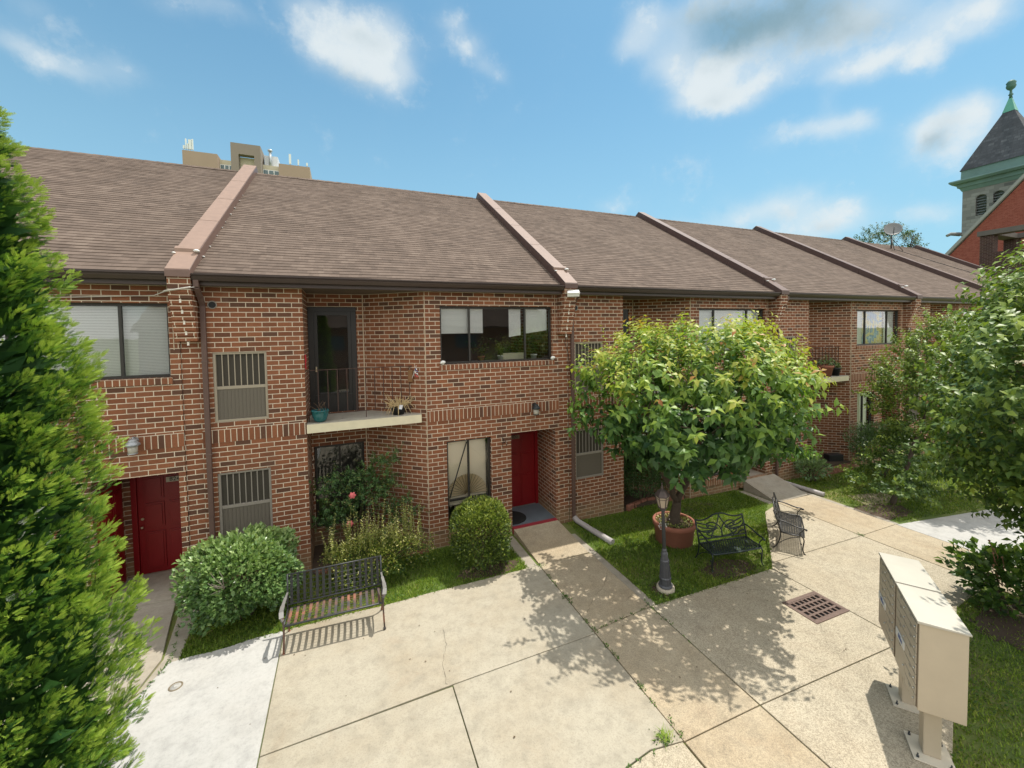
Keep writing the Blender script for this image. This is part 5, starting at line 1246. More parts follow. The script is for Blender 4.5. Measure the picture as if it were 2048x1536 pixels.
def spiral(c, r0, r1, a0, a1, n=16):
    return [(c[0]+(r0+(r1-r0)*i/n)*math.cos(a0+(a1-a0)*i/n), c[1]+(r0+(r1-r0)*i/n)*math.sin(a0+(a1-a0)*i/n)) for i in range(n+1)]
def bez(p0, p1, p2, p3, n=12):
    return [tuple((1-t)**3*p0[k]+3*(1-t)**2*t*p1[k]+3*(1-t)*t*t*p2[k]+t**3*p3[k] for k in range(len(p0))) for t in [i/n for i in range(n+1)]]
def scroll_bench(label, loc, rz, mt):
    t = empty('scroll_bench', loc, rz, label, 'bench', 'metal courtyard benches')
    hw, sh, dp = .62, .43, .44
    # seat: a lattice of crossing straps inside a rolled rim
    s = MB(); lat = []
    stp = .052
    def clip(a, b):
        # clip a segment to the seat rectangle
        (x0, y0), (x1, y1) = a, b; t0, t1 = 0, 1
        for p, q in ((-(x1-x0), x0+hw), (x1-x0, hw-x0), (-(y1-y0), y0-0), (y1-y0, dp-y0)):
            if abs(p) < 1e-9:
                if q < 0: return None
            else:
                r = q/p
                if p < 0: t0 = max(t0, r)
                else: t1 = min(t1, r)
        if t0 >= t1: return None
        return (x0+(x1-x0)*t0, y0+(y1-y0)*t0), (x0+(x1-x0)*t1, y0+(y1-y0)*t1)
    def sz(y): return sh-.018*math.sin(math.pi*y/dp)-(.03*(max(0, .08-y)/.08)**2)
    for i in range(-12, 40):
        for sgn in (1, -1):
            xa = -hw-.5+i*stp*1.15; seg = clip((xa, 0), (xa+sgn*dp*.62, dp)) if sgn > 0 else clip((xa+.3, 0), (xa+.3-dp*.62, dp))
            if not seg: continue
            (a, b), (c, d) = seg; n = 4
            for j in range(n):
                p = (a+(c-a)*j/n, b+(d-b)*j/n); q = (a+(c-a)*(j+1)/n, b+(d-b)*(j+1)/n)
                s.bar((p[0], p[1], sz(p[1])+(.003 if sgn > 0 else 0)), (q[0], q[1], sz(q[1])+(.003 if sgn > 0 else 0)), .022, .007)
    s.build('seat', mt, t)
    r = MB(); rim = [(-hw, dp, sh), (-hw, dp*.5, sz(dp*.5)), (-hw, .03, sh-.01), (-hw+.03, -.012, sh-.03), (0, -.03, sh-.034), (hw-.03, -.012, sh-.03), (hw, .03, sh-.01), (hw, dp*.5, sz(dp*.5)), (hw, dp, sh)]
    r.tube(rim, .017, 8); r.tube([(-hw, dp, sh), (hw, dp, sh)], .014, 8); r.build('seat_rim', mt, t)
    # backrest: posts, humped top rail, scroll work
    def B(x, z): return (x, dp+.0+(z-sh)*.22+.04*((z-sh)/.5)**2, z)
    b = MB(); zt = .88
    top = bez((-hw, zt+.02), (-.42, zt-.03), (-.30, zt+.02), (-.16, zt+.07), 10)[:-1]+bez((-.16, zt+.07), (-.06, zt+.10), (.06, zt+.10), (.16, zt+.07), 8)[:-1]+bez((.16, zt+.07), (.30, zt+.02), (.42, zt-.03), (hw, zt+.02), 10)
    b.tube([B(*p) for p in top], .018, 8); b.tube([B(-hw, .50), B(hw, .50)], .016, 8)
    for s_ in (-1, 1): b.tube([B(s_*hw, sh-.02), B(s_*hw, .65), B(s_*hw, zt+.035)], .018, 8)
    b.build('back_frame', mt, t)
    o = MB(); rr = .015
    for m in (-1, 1):
        f = lambda P: [B(m*p[0], p[1]) for p in P]
        o.tube(f(bez((0, .965), (.02, .80), (.22, .66), (.30, .50))), rr, 6)
        o.tube(f(bez((.02, .505), (-.08, .70), (.16, .86), (.33, .80))+spiral((.33, .755), .045, .014, math.pi/2, -math.pi*1.2)[1:]), rr, 6)
        o.tube(f(bez((.02, .505), (.16, .52), (.30, .54), (.36, .57))+spiral((.34, .615), .05, .015, -math.pi*.35, math.pi*1.3)[1:]), rr, 6)
        o.tube(f(bez((.10, .69), (.28, .76), (.46, .80), (hw-.02, .84))), rr, 6)
        o.tube(f(bez((.12, .68), (.30, .60), (.48, .60), (hw-.02, .72))), rr, 6)
        o.tube(f(bez((.14, .685), (.32, .70), (.46, .70), (hw-.05, .77))), rr, 6)
        o.tube(f(bez((.22, .67), (.36, .64), (.5, .665), (hw-.02, .66))), rr*.8, 6)
        o.tube(f(bez((.40, .505), (.46, .56), (.55, .60), (hw-.02, .57))), rr, 6)
    o.build('backrest', mt, t)
    for s_ in (-1, 1):
        a = MB(); a.tube([(s_*p[0], p[1], p[2]) for p in bez((hw, dp+.07, .70), (hw+.01, dp*.7, .72), (hw+.02, dp*.4, .60), (hw+.02, .0, .62), 10)]+[(s_*(hw+.02), -.035, .60)], .016, 8)
        a.sphere((s_*(hw+.02), -.05, .595), .026, 8, 6)
        a.tube([(s_*p[0], p[1], p[2]) for p in bez((hw+.02, -.01, .605), (hw+.02, .03, .52), (hw+.015, .10, .50), (hw, .06, .425), 10)], .011, 8); a.build('armrest', mt, t)
        l = MB(); l.tube([(s_*p[0], p[1], p[2]) for p in bez((hw, .03, sh-.02), (hw+.005, -.08, .33), (hw+.005, .07, .16), (hw+.01, -.02, .02), 10)]+[(s_*(hw+.01), -.05, .006)], .014, 8)
        l.sphere((s_*(hw+.01), .045, .24), .02, 8, 6); l.build('leg', mt, t)
        l = MB(); l.tube([(s_*p[0], p[1], p[2]) for p in bez((hw, dp, sh), (hw, dp, .30), (hw, dp+.03, .12), (hw+.005, dp+.14, .02), 8)]+[(s_*(hw+.005), dp+.17, .006)], .014, 8); l.build('leg', mt, t)
        l = MB(); l.tube([(s_*p[0], p[1], p[2]) for p in bez((hw, .04, sh-.05), (hw, dp*.35, sh-.03), (hw, dp*.75, .30), (hw, dp+.02, .16), 10)], .010, 6); l.build('leg_brace', mt, t)
scroll_bench('dark green scroll backed bench on the grass beside the lamp post', (7.78, 6.22, gf(7.8)), R(-10), M_CAST)
scroll_bench('grey scroll backed bench seen from its side on the paving beyond the lawn', (10.2, 6.40, gf(10)+.03), R(35), M_CASTB)

def lamp_post():
    x, y = 5.79, 6.23; t = empty('lamp_post', (x, y, gf(x)), 0, 'leaning grey lantern post in a round concrete collar beside the walkway', 'lamp post', rot=(R(1.0), R(-5.6), R(20)))
    m = mat('weathered_grey_paint', (.085, .088, .098), .55, .2, var=.45, vscale=18)
    c = MB(); c.lathe([(.17, -.1), (.175, .06), (.16, .10), (.13, .10), (.12, .05)], (0, 0, 0), 24); c.build('collar', mat('collar_concrete', (.44, .39, .30), .9, var=.25, vscale=12, bump=.4), t)
    b = MB(); prof = [(.135, .05), (.135, .12), (.105, .14), (.105, .26), (.115, .27), (.115, .29), (.098, .31), (.075, .62), (.085, .63), (.085, .655), (.072, .67), (.060, .76), (.068, .77), (.06, .80), (.045, .83), (.05, .86), (.036, .90)]
    b.lathe(prof, (0, 0, 0), 12, smooth=False)
    for i in range(12):
        a = 2*math.pi*(i+.5)/12; b.tube([(.101*math.cos(a), .101*math.sin(a), .31), (.079*math.cos(a), .079*math.sin(a), .61)], .008, 5)
    b.build('base', m, t)
    p = MB(); p.lathe([(.036, .89), (.030, 1.66), (.04, 1.67), (.04, 1.69), (.055, 1.70), (.06, 1.72)], (0, 0, 0), 14); p.build('pole', m, t)
    l = MB(); n = 6
    def ring(r, z, i): a = 2*math.pi*i/n; return Vector((r*math.cos(a), r*math.sin(a), z))
    l.lathe([(.05, 1.715), (.085, 1.735), (.092, 1.75), (.085, 1.765)], (0, 0, 0), n, smooth=False)
    for i in range(n): l.bar(ring(.082, 1.76, i), ring(.128, 1.99, i), .012, .012)
    for i in range(n): l.bar(ring(.130, 1.995, i), ring(.130, 1.995, i+1), .014, .02); l.bar(ring(.118, 1.94, i), ring(.118, 1.94, i+1), .006, .008)
    l.lathe([(.148, 2.0), (.142, 2.012), (.085, 2.085), (.05, 2.115), (.028, 2.12), (.022, 2.15), (.03, 2.16), (.014, 2.185), (.010, 2.22), (.018, 2.235), (.003, 2.26)], (0, 0, 0), n, smooth=False)
    la = l.build('lantern', mat('brownish_lantern_metal', (.085, .065, .06), .55, .3, var=.4, vscale=20), t)
    gl = MB()
    for i in range(n): gl.poly([ring(.080, 1.765, i), ring(.080, 1.765, i+1), ring(.125, 1.985, i+1), ring(.125, 1.985, i)])
    gl.build('lantern_glass', mat('frosted_lamp_glass', (.40, .33, .25), .35, var=.15), la)
    bl = MB(); bl.tube([(0, 0, 1.765), (0, 0, 1.90)], .022, 8); bl.build('bulb', M_WHITE, la)
lamp_post()

def planter():
    x, y = 7.42, 7.70; t = empty('terracotta_pot', (x, y, gf(x)), 0, 'wide terracotta pot holding the leafy tree on the lawn', 'plant pot')
    m = mat('terracotta', (.30, .115, .072), .8, var=.25, vscale=5, bump=.15)
    p = MB(); p.lathe([(.40, 0), (.43, .02), (.475, .40), (.50, .41), (.505, .50), (.49, .525), (.445, .52), (.44, .46), (.43, .40)], (0, 0, 0), 40); p.build('pot', m, t)
    s = MB(); s.lathe([(.43, .40), (.25, .435), (.01, .45)], (0, 0, 0), 30, cap=False); s.build('soil', M_SOIL, t)
    rng = np.random.default_rng(9); n = 420; a = rng.uniform(0, 6.28, n); r = .43*np.sqrt(rng.uniform(.25, 1.05, n)); P = np.stack([r*np.cos(a), r*np.sin(a), .44+rng.uniform(0, .09, n)], 1)
    leaf_obj('ground_cover', L_VAR, t, (0, 0, 0), P, unit(rng.normal(0, 1, (n, 3))+np.array([0, 0, .6])), unit(rng.normal(0, .5, (n, 3))+np.array([0, 0, 1])), rng.uniform(.03, .06, n), rng.uniform(.02, .04, n), rng.uniform(.2, 1, n))
    P = np.array([[-.44, -.12, .52]])+rng.normal(0, .05, (90, 3)); leaf_obj('white_blossom', mat('white_petal', (.75, .74, .68), .6), t, (0, 0, 0), P, sphere_pts(rng, 90), sphere_pts(rng, 90), .035, .03, np.zeros(90))
planter()

def drain():
    cx, cy = 7.99, 4.755; t = empty('drain_grate', (cx, cy, gf(cx)+.03), 0, 'rusty rectangular drain grate set in the courtyard paving', 'drain grate', rot=(0, math.atan(.0235), 0))
    m = mat('rusty_cast_iron', (.165, .112, .09), .7, .3, var=.35, vscale=22, bump=.3)
    f = MB(); W, D_, b = .47, .31, .07
    f.box(-W, W, -D_, -D_+b, -.02, .012); f.box(-W, W, D_-b, D_, -.02, .012); f.box(-W, -W+b, -D_+b, D_-b, -.02, .012); f.box(W-b, W, -D_+b, D_-b, -.02, .012)
    f.build('frame', m, t, bevel=.004)
    gr = MB(); n, k = 7, 4
    for i in range(n+1): xx = -W+b+(2*(W-b))*i/n; gr.box(xx-.017, xx+.017, -D_+b, D_-b, -.02, .006)
    for j in range(k+1): yy = -D_+b+(2*(D_-b))*j/k; gr.box(-W+b+.001, W-b-.001, yy-.020, yy+.020, -.018, .0045)
    gr.build('grate', m, t, bevel=.003)
    d = MB(); d.box(-W+.03, W-.03, -D_+.03, D_-.03, -.027, -.024); d.build('shaft_shade', M_BLACK, t)  # black plate paints the shade inside the drain
drain()

M_BEIGE = mat('beige_powder_coat', (.50, .425, .315), .45, var=.12, vscale=3.5)
M_BEIGE2 = mat('beige_door_coat', (.48, .415, .32), .42)
M_BEIGETOP = mat('pale_beige_top', (.50, .465, .39), .5, var=.12, vscale=3)
def cluster_mailboxes():
    th = R(37.2); ux, uy = math.cos(th), math.sin(th); ox, oy = 6.028, 2.476
    labels = ['beige cluster mailbox cabinet nearest the viewer, its blank end turned to the camera', 'beige cluster mailbox cabinet farther from the viewer, next to the twigs of the hydrangea']
    L = .814
    for q in range(2):
        bx, by = ox+ux*(q*(L+.030)), oy+uy*(q*(L+.030)); gz = gf(bx)
        t = empty('cluster_mailbox', (bx, by, gz), th, labels[q], 'mailbox', 'cluster mailboxes side by side on pedestals')
        zt, zb = 1.50-gz, .43-gz; D_ = .417     # local: x along the pair, -y = depth towards the right
        b = MB(); b.box(.004, L-.004, -D_+.006, -.006, zb, zt-.035); b.build('cabinet', M_BEIGE, t, bevel=.006)
        r = MB(); xa, xb = (-.012, L-.002) if q == 0 else (.002, L+.012); r.hexa([(xa, -D_-.012, zt-.034), (xb, -D_-.012, zt-.034), (xa, .016, zt-.034), (xb, .016, zt-.034), (xa, -D_-.012, zt-.012), (xb, -D_-.012, zt-.012), (xa, .016, zt), (xb, .016, zt)]); r.build('lid', M_BEIGETOP, t, bevel=.005)
        # front faces +y: two columns of compartment doors
        w2 = (L-.06)/2; bk = MB(); bk.box(.028, L-.028, -.0058, .0015, zb+.02, zt-.052); bk.build('gap_shade_plate', mat('shadow_gap_brown', (.16, .12, .08), .7), t)  # dark plate puts the shade of the door gaps into colour
        def doorpart(x0, x1, z0, z1, nm='compartment_door', lock=True):
            d = MB(); d.box(x0+.005, x1-.005, .0018, .012, z0+.005, z1-.005); o = d.build(nm, M_BEIGE2, t, bevel=.003)
            if lock:
                k = MB(); k.tube([(x0+.035, .0115, (z0+z1)/2), (x0+.035, .028, (z0+z1)/2)], .011, 10); k.build('lock', mat('steel_lock', (.55, .55, .52), .3, .9), o)
                k = MB(); k.box((x0+x1)/2-.02, (x0+x1)/2+.035, .0122, .0142, z1-.035, z1-.018); k.build('number_tag', mat('tag_grey', (.25, .24, .22), .6), o)
        zt2 = zt-.055; hgt = (zt2-zb-.03)
        for i in range(8):
            z1 = zt2-hgt*i/8; doorpart(.03, .03+w2, z1-hgt/8, z1)
        for i in range(4):
            z1 = zt2-hgt*i/8; doorpart(.03+w2, .03+2*w2, z1-hgt/8, z1)
        doorpart(.03+w2, .03+2*w2, zt2-hgt*.625, zt2-hgt*.5, 'outgoing_slot', False)
        doorpart(.03+w2, .03+2*w2, zt2-hgt*1.0, zt2-hgt*.625, 'parcel_door')
        lb = MB(); lb.box(.05+w2, .01+2*w2, .0122, .020, zt2-hgt*.615, zt2-hgt*.515); lo = lb.build('outgoing_label', M_WHITE, t)
        lb = MB(); lb.box(.12+w2, -.10+2*w2, .0205, .022, zt2-hgt*.585, zt2-hgt*.545); lb.build('blue_stripe', mat('label_blue', (.04, .09, .32), .5), lo)
        tm = text_mesh('U.S. MAIL', .022, .0008); tm.transform(Matrix.Translation((.03+w2*1.5, .0215, zt2-hgt*.53)) @ Matrix.Rotation(math.pi, 4, 'Z') @ Matrix.Rotation(R(90), 4, 'X'))
        link_mesh('label_lettering', tm, mat('label_ink', (.03, .06, .25), .5), lo)
        xc = .33 if q == 0 else .30
        p = MB(); p.box(xc-.08, xc+.08, -D_/2-.08, -D_/2+.08, .045, zb); p.build('pedestal', M_BEIGE, t, bevel=.01)
        p = MB(); p.box(xc-.20, xc+.20, -D_/2-.19, -D_/2+.19, .031, .046); pl = p.build('base_plate', mat('pale_base_plate', (.62, .56, .45), .6, var=.15), t, bevel=.003)
        for sx in (-1, 1):
            for sy in (-1, 1):
                k = MB(); k.lathe([(.014, 0), (.014, .018), (.008, .02), (.008, .045)], (xc+sx*.155, -D_/2+sy*.145, .046), 8); k.build('anchor_bolt', M_IRON, pl)
cluster_mailboxes()

def small_things():
    # cleanout cap in the white slab
    x, y = -2.36, 7.06; t = empty('cleanout_cap', (x, y, gf(x)+.03), 0, 'small round cleanout cap in the white concrete', 'drain cap')
    m = MB(); m.lathe([(.085, -.02), (.085, .006), (.068, .008), (.066, .002)], (0, 0, 0), 24); m.build('rim', mat('cap_iron', (.22, .18, .12), .7, .3, var=.4, vscale=25), t)
    m = MB(); m.lathe([(.066, -.01), (.064, .003), (.02, .003), (.02, .012)], (0, 0, 0), 20); m.build('cap', M_CONC_W, t)
    # door mats
    x, y = 4.02, 10.12; m = MB(); m.lathe([(.40, 0), (.405, .006), (.39, .014)], (0, 0, 0), 32); o = m.build('door_mat', mat('black_rubber_mat', (.012, .012, .012), .9, bump=.4, bscale=90), None, (x, y-.1, -.104)); tag(o, 'round black mat inside the doorway of red door 822', 'door mat', 'door mats')
    m = MB(); m.box(-.45, .45, -.26, .26, 0, .012); o = m.build('door_mat', mat('dark_brown_mat', (.05, .035, .03), .95, bump=.5, bscale=80), None, (-3.58, 9.98, -.104)); o.rotation_euler.z = R(4); tag(o, 'rectangular dark brown mat before red door 824', 'door mat', 'door mats')
    # floodlight on the party wall pier
    x = X0+U; t = empty('floodlight', (x+.06, FY-.42, 5.88), 0, 'white box floodlight fixed to the brick pier between the first and second houses', 'floodlight')
    M = Matrix.Rotation(R(-24), 4, 'Z') @ Matrix.Rotation(R(28), 4, 'X')
    m = MB(); m.box(-.15, .15, -.17, .0, -.055, .055, M); m.box(-.16, .16, -.178, -.171, .02, .06, M); m.build('housing', M_WHITE, t, bevel=.008)
    m = MB(); m.box(-.13, .13, -.15, -.01, -.060, -.0555, M); m.build('lens', mat('lens_glass', (.45, .48, .40), .2), t)
    m = MB(); m.tube([(0, .02, .0), (0, .12, .02)], .025, 8); m.build('bracket', M_WHITE, t)
    m = MB(); m.tube([(.07, -.02, -.06), (.09, .1, -.4), (.03, .30, -.9), (-.02, .40, -1.3), (.06, .36, -1.6), (.13, .34, -2.4)], .008, 6); m.build('cable', M_BLACK, t)
    # wall lanterns over the doors
    def wall_lantern(x, z, mt, label):
        t = empty('wall_lantern', (x, FY, z), 0, label, 'wall lamp', 'lantern lamps above the entrance doors')
        m = MB(); m.tube([(0, 0, .06), (0, -.05, .10), (0, -.11, .11), (0, -.14, .06)], .013, 8); m.lathe([(.05, 0), (.045, .012)], (0, 0, 0), 14); 
        m.v = [(p[0], p[1], p[2]) if i < 36 else (p[0], -p[2]-.006, p[1]+.05) for i, p in enumerate(m.v)]; m.build('bracket', mt, t)
        m = MB(); m.lathe([(.012, .07), (.055, .055), (.105, .0), (.11, -.03), (.098, -.032)], (0, -.14, 0), 16); m.sphere((0, -.12, .05), .06, 10, 6, (1.2, 1.5, .7)); m.build('hood', mt, t)
        m = MB(); m.lathe([(.075, -.035), (.068, -.17), (.05, -.175)], (0, -.14, 0), 14); m.build('lamp_glass', mat('lamp_jar_glass', (.42, .40, .34), .25, var=.1), t)
        m = MB(); m.lathe([(.072, -.165), (.074, -.185), (.03, -.19)], (0, -.14, 0), 14); m.build('base_ring', mt, t)
    wall_lantern(-3.58, 2.98, mat('silver_lamp_metal', (.34, .36, .38), .4, .4, var=.3), 'silver wall lantern above red door 824')
    wall_lantern(4.48, 2.95, mat('dark_lamp_metal', (.028, .034, .036), .45, .3), 'dark wall lantern above red door 822')
    wall_lantern(X0+U+7.2, 2.95, mat('dark_lamp_metal', (.028, .034, .036), .45, .3), 'dark wall lantern above the second entrance, behind the potted tree')
    # cable strung across the pier
    m = MB(); m.tube([(-6.5, FY-.03, 5.66), (-4.6, FY-.04, 5.60), (-3.2, FY-.05, 5.66), (-2.92, FY-.44, 5.70), (-2.52, FY-.46, 5.78), (-2.46, FY-.3, 5.82)], .008, 6); m.tube([(-2.92, FY-.45, 5.71), (-2.52, FY-.47, 5.79)], .014, 6)
    tag(m.build('cable', mat('pale_cable', (.55, .52, .47), .6)), 'pale cable strung across the first brick pier under the eave', 'cable')
    # teal pot and hanging red cloth on the balcony
    bz = 3.02
    t = empty('teal_pot', (-.52, 9.66, bz), 0, 'glazed teal pot at the left end of the first balcony', 'plant pot', 'pots on the balconies')
    m = MB(); m.lathe([(.085, 0), (.13, .05), (.165, .16), (.175, .235), (.185, .245), (.178, .26), (.16, .255), (.155, .2)], (0, 0, 0), 28); m.build('pot', mat('teal_glaze', (.012, .105, .115), .18, spec=.6, var=.25, vscale=10), t)
    m = MB(); m.lathe([(.156, .20), (.01, .21)], (0, 0, 0), 20, cap=False); m.build('soil', M_SOIL, t)
    rng = np.random.default_rng(14)
    m = MB(); 
    for i in range(7): branch_mb(rng, m, (rng.normal(0, .05), rng.normal(0, .05), .2), (rng.normal(0, .12), rng.normal(0, .1), .42), .006, .003, 3, .1)
    m.build('dead_stems', mat('brown_stem', (.12, .08, .05), .9), t)
    # dried spider plant in a black pot
    t = empty('spider_plant', (1.12, 9.73, bz), 0, 'dried straw coloured spider plant in a black pot on the first balcony', 'potted plant', 'pots on the balconies')
    m = MB(); m.lathe([(.12, 0), (.17, .15), (.18, .17), (.16, .17)], (0, 0, 0), 22); m.build('pot', M_BLACK, t)
    m = MB()
    for i in range(46):
        a = rng.uniform(0, 6.28); l = rng.uniform(.18, .40); dz = rng.uniform(.02, .16); r0 = .06
        end_z = .22-rng.uniform(.05, .24) if i % 2 else .30+rng.uniform(-.05, .25)
        yk = -.7 if math.sin(a) < 0 else .45
        P = [(r0*math.cos(a), r0*math.sin(a), .18), ((r0+l*.5)*math.cos(a), (r0+l*.5*abs(yk))*math.sin(a), .22+dz), ((r0+l)*math.cos(a), (r0+l*abs(yk))*math.sin(a), max(.01, end_z))]
        m.tube(bez(P[0], P[1], P[1], P[2], 6), [.006, .007, .008, .007, .006, .005, .002], 5)
    m.build('foliage', mat('dry_straw', (.55, .42, .22), .8, var=.3, vscale=20), t)
    n = 200; d = sphere_pts(rng, n); leaf_obj('plant_heart', mat('dry_straw', (.55, .42, .22)), t, (0, 0, 0), np.array([0, 0, .24])+d*np.array([.14, .11, .08]), d, sphere_pts(rng, n), .07, .014, np.zeros(n))
    m = MB(); m.box(-.035, .035, -.006, 0, .0, .10, Matrix.Translation((.02, -.2, .15)) @ Matrix.Rotation(R(14), 4, 'Y')); m.build('plant_tag', mat('tag_white', (.70, .74, .82), .4), t)
    # small flag on a stick
    t = empty('small_flag', (1.50, 9.67, 3.9), 0, 'small red, white and blue flag leaning against the angled wall of the first balcony', 'flag')
    m = MB(); m.tube([(-.06, 0, -.06), (.09, 0, .36)], .006, 6); m.build('stick', M_WHITE, t)
    for nm, cz, c in (('blue_field', .12, (.03, .05, .22)), ('white_stripe', .06, (.75, .75, .74)), ('red_stripe', .0, (.5, .03, .04))):
        m = MB(); n = 6
        for i in range(n):
            y0, y1 = .02*math.sin(i*1.2), .02*math.sin((i+1)*1.2); xx0, xx1 = .0+.018*i, .018*(i+1)
            m.poly([(xx0, y0-.012, cz-.02*i/n-.005*i), (xx1, y1-.012, cz-.02*(i+1)/n-.005*(i+1)), (xx1+.022, y1-.012, cz+.062-.012*(i+1)), (xx0+.022, y0-.012, cz+.062-.012*i)])
        m.build(nm, mat('flag_'+nm, c, .8), t)
    m = MB(); m.poly([(.035, -.0135, .135), (.055, -.0135, .135), (.060, -.0135, .16), (.045, -.0135, .18), (.036, -.0135, .16)]); m.build('star', M_WHITE, t)
    m = MB(); m.box(-.055, .055, 0, .05, -.16, .12); o = m.build('mounting_board', mat('wood_board', (.20, .10, .04), .7, var=.3, vscale=12), t); o.rotation_euler.z = R(-40); o.location = (-.10, .03, .02)
    # red cloth hanging at the door jamb
    m = MB(); n = 8
    for i in range(n):
        z0, z1 = -.30*i/n, -.30*(i+1)/n; m.hexa([(0, .0, z1), (.02+.006*math.sin(i), 0, z1), (0, .10, z1), (.02+.006*math.sin(i), .10, z1), (0, .0, z0), (.02+.006*math.sin(i-1), 0, z0), (0, .10, z0), (.02+.006*math.sin(i-1), .10, z0)])
    tag(m.build('red_cloth', mat('red_cloth', (.42, .02, .03), .8), None, (X0+1.945, FY+.06, 4.48)), 'red cloth hanging on the brick jamb of the first balcony', 'cloth')
    # white ornaments on the ends of the upper sill
    for x, lb in ((2.13, 'left'), (5.03, 'right')):
        t = empty('sill_light', (x, FY-.03, 4.15), 0, 'small white lamp at the %s end of the first upper window sill' % lb, 'lamp', 'white lamps on the window sill')
        m = MB(); m.lathe([(.03, 0), (.035, .02), (.02, .03)], (0, 0, 0), 12); m.build('foot', M_WHITE, t)
        m = MB(); m.sphere((.0, -.02, .055), .048, 12, 8, (1.25, 1, .8)); m.tube([(-.03, -.03, .05), (-.065, -.05, .035)], [.03, .022], 8); m.build('head', M_WHITE, t)
    # pots on the third balcony
    def potted(x, y, r, h, mt, label, leaf, nl, seed, cat='potted plant'):
        rng = np.random.default_rng(seed); t = empty('balcony_pot', (x, y, bz), 0, label, cat, 'pots on the balconies')
        m = MB(); m.lathe([(r*.7, 0), (r*.98, h*.8), (r*1.08, h*.82), (r*1.08, h), (r*.95, h), (r*.9, h*.85)], (0, 0, 0), 22); m.build('pot', mt, t)
        n = nl; d = sphere_pts(rng, n); d[:, 2] = abs(d[:, 2]); leaf_obj('foliage', leaf, t, (0, 0, 0), np.array([0, 0, h])+d*np.array([r*1.3, r*1.2, h*.9])*rng.uniform(.4, 1, (n, 1)), unit(d+rng.normal(0, .4, (n, 3))), sphere_pts(rng, n), .10, .045, rng.uniform(.3, 1, n))
    potted(16.80, 9.75, .24, .42, MATS['terracotta'], 'terracotta pot with a leafy plant on the third balcony', L_LIGHT, 120, 31)
    potted(17.36, 9.72, .15, .30, M_BLACK, 'small black pot at the right end of the third balcony', L_ROSE, 60, 32)
    # black utility box in the raised bed
    t = empty('utility_box', (17.30, 9.72, gf(17.3)+.31), R(-18), 'black utility box standing in the raised bed by the angled wall', 'utility box')
    m = MB(); m.box(-.30, .30, -.14, .14, 0, .26); m.build('case', mat('black_plastic', (.016, .017, .02), .4), t, bevel=.03)
    m = MB(); m.box(-.26, .26, -.155, -.143, .12, .22); m.build('panel', mat('black_plastic', (.016, .017, .02)), t, bevel=.006)
    # plants inside the first upper window
    def sill_plant(x, kind, label, seed):
        rng = np.random.default_rng(seed); t = empty('window_plant', (x, FY+.42, 4.14), 0, label, 'potted plant', 'plants behind the first upper window')
        if kind == 'trough': m = MB(); m.box(-.32, .32, -.09, .09, .02, .17); m.box(-.335, .335, -.105, .105, .17, .20); m.build('trough', mat('cream_trough', (.60, .56, .42), .6), t, bevel=.01)
        else: m = MB(); m.lathe([(.06, .0), (.085, .12), (.095, .12), (.095, .15), (.08, .15)], (0, 0, 0), 18); m.build('pot', MATS['terracotta'] if kind == 'pot' else M_WHITE, t)
        n = 18; B = np.stack([rng.uniform(-.25, .25, n)*(1 if kind == 'trough' else .2), rng.uniform(-.05, .05, n), np.full(n, .15)], 1); P, LD, NN, tt, si = shoots(rng, B, unit(rng.normal(0, .35, (n, 3))+np.array([0, 0, 1])), rng.uniform(.25, .6, n), 9)
        leaf_obj('foliage', L_ROSE, t, (0, 0, 0), P, LD, NN, rng.uniform(.06, .11, len(P)), .04, rng.uniform(.3, .9, len(P)))
        s = MB(); s.box(-.02, .02, -.02, .02, -.02, .021); s.build('stand', M_LINER, t)
    sill_plant(3.22, 'pot', 'plant in a terracotta pot behind the middle pane of the first upper window', 51); sill_plant(3.75, 'white', 'plant in a small white pot behind the middle pane of the first upper window', 52)
    sill_plant(4.10, 'trough', 'plants in a cream trough behind the first upper window', 53); sill_plant(4.70, 'white', 'bushy plant behind the right pane of the first upper window', 54)
    m = MB(); m.box(2.1, 5.0, FY+.25, FY+.62, 4.09, 4.12); o = m.build('inner_sill', M_LINER, HS[0][0]); o.location = (-X0, -FY, 0)
    # satellite dish on the last roof
    x, y = 33.1, FY+5.9; z = roof_z(5.9); t = empty('satellite_dish', (x, y, z), 0, 'grey satellite dish on a mast near the far end of the roof ridge', 'satellite dish')
    m = MB(); m.tube([(0, 0, -.1), (0, 0, 1.0)], .04, 8); m.tube([(-.5, -.4, -.2), (0, 0, .7)], .02, 6); m.tube([(.5, -.4, -.2), (0, 0, .7)], .02, 6); m.build('mast', M_IRON, t)
    m = MB(); n = 8; m.lathe([(.02, .0)]+[(.46*i/n, .13*(i/n)**2) for i in range(1, n+1)]+[(.46*i/n, .13*(i/n)**2+.02) for i in range(n, 0, -1)], (0, 0, 0), 28)
    M = Matrix.Translation((-.12, -.1, 1.15)) @ Vector((-.75, -.55, .42)).to_track_quat('Z', 'Y').to_matrix().to_4x4(); m.v = [tuple(M @ Vector(p)) for p in m.v]; m.build('dish', mat('dish_grey', (.20, .20, .195), .5), t)
    m = MB(); m.tube([tuple(M @ Vector(p)) for p in ((0, -.40, .10), (0, -.15, .38), (0, 0, .42))], .018, 6); m.build('feed_arm', M_IRON, t)
    m = MB(); m.tube([(33.0, FY+5.7, roof_z(5.7)+.05), (33.8, FY+4.0, roof_z(4.0)+.045), (35.2, FY+1.8, roof_z(1.8)+.04), (36.2, FY+.2, roof_z(.2)+.05)], .015, 5); cb = m.build('cable', M_BLACK, t); cb.location = (-x, -y, -z)
small_things()
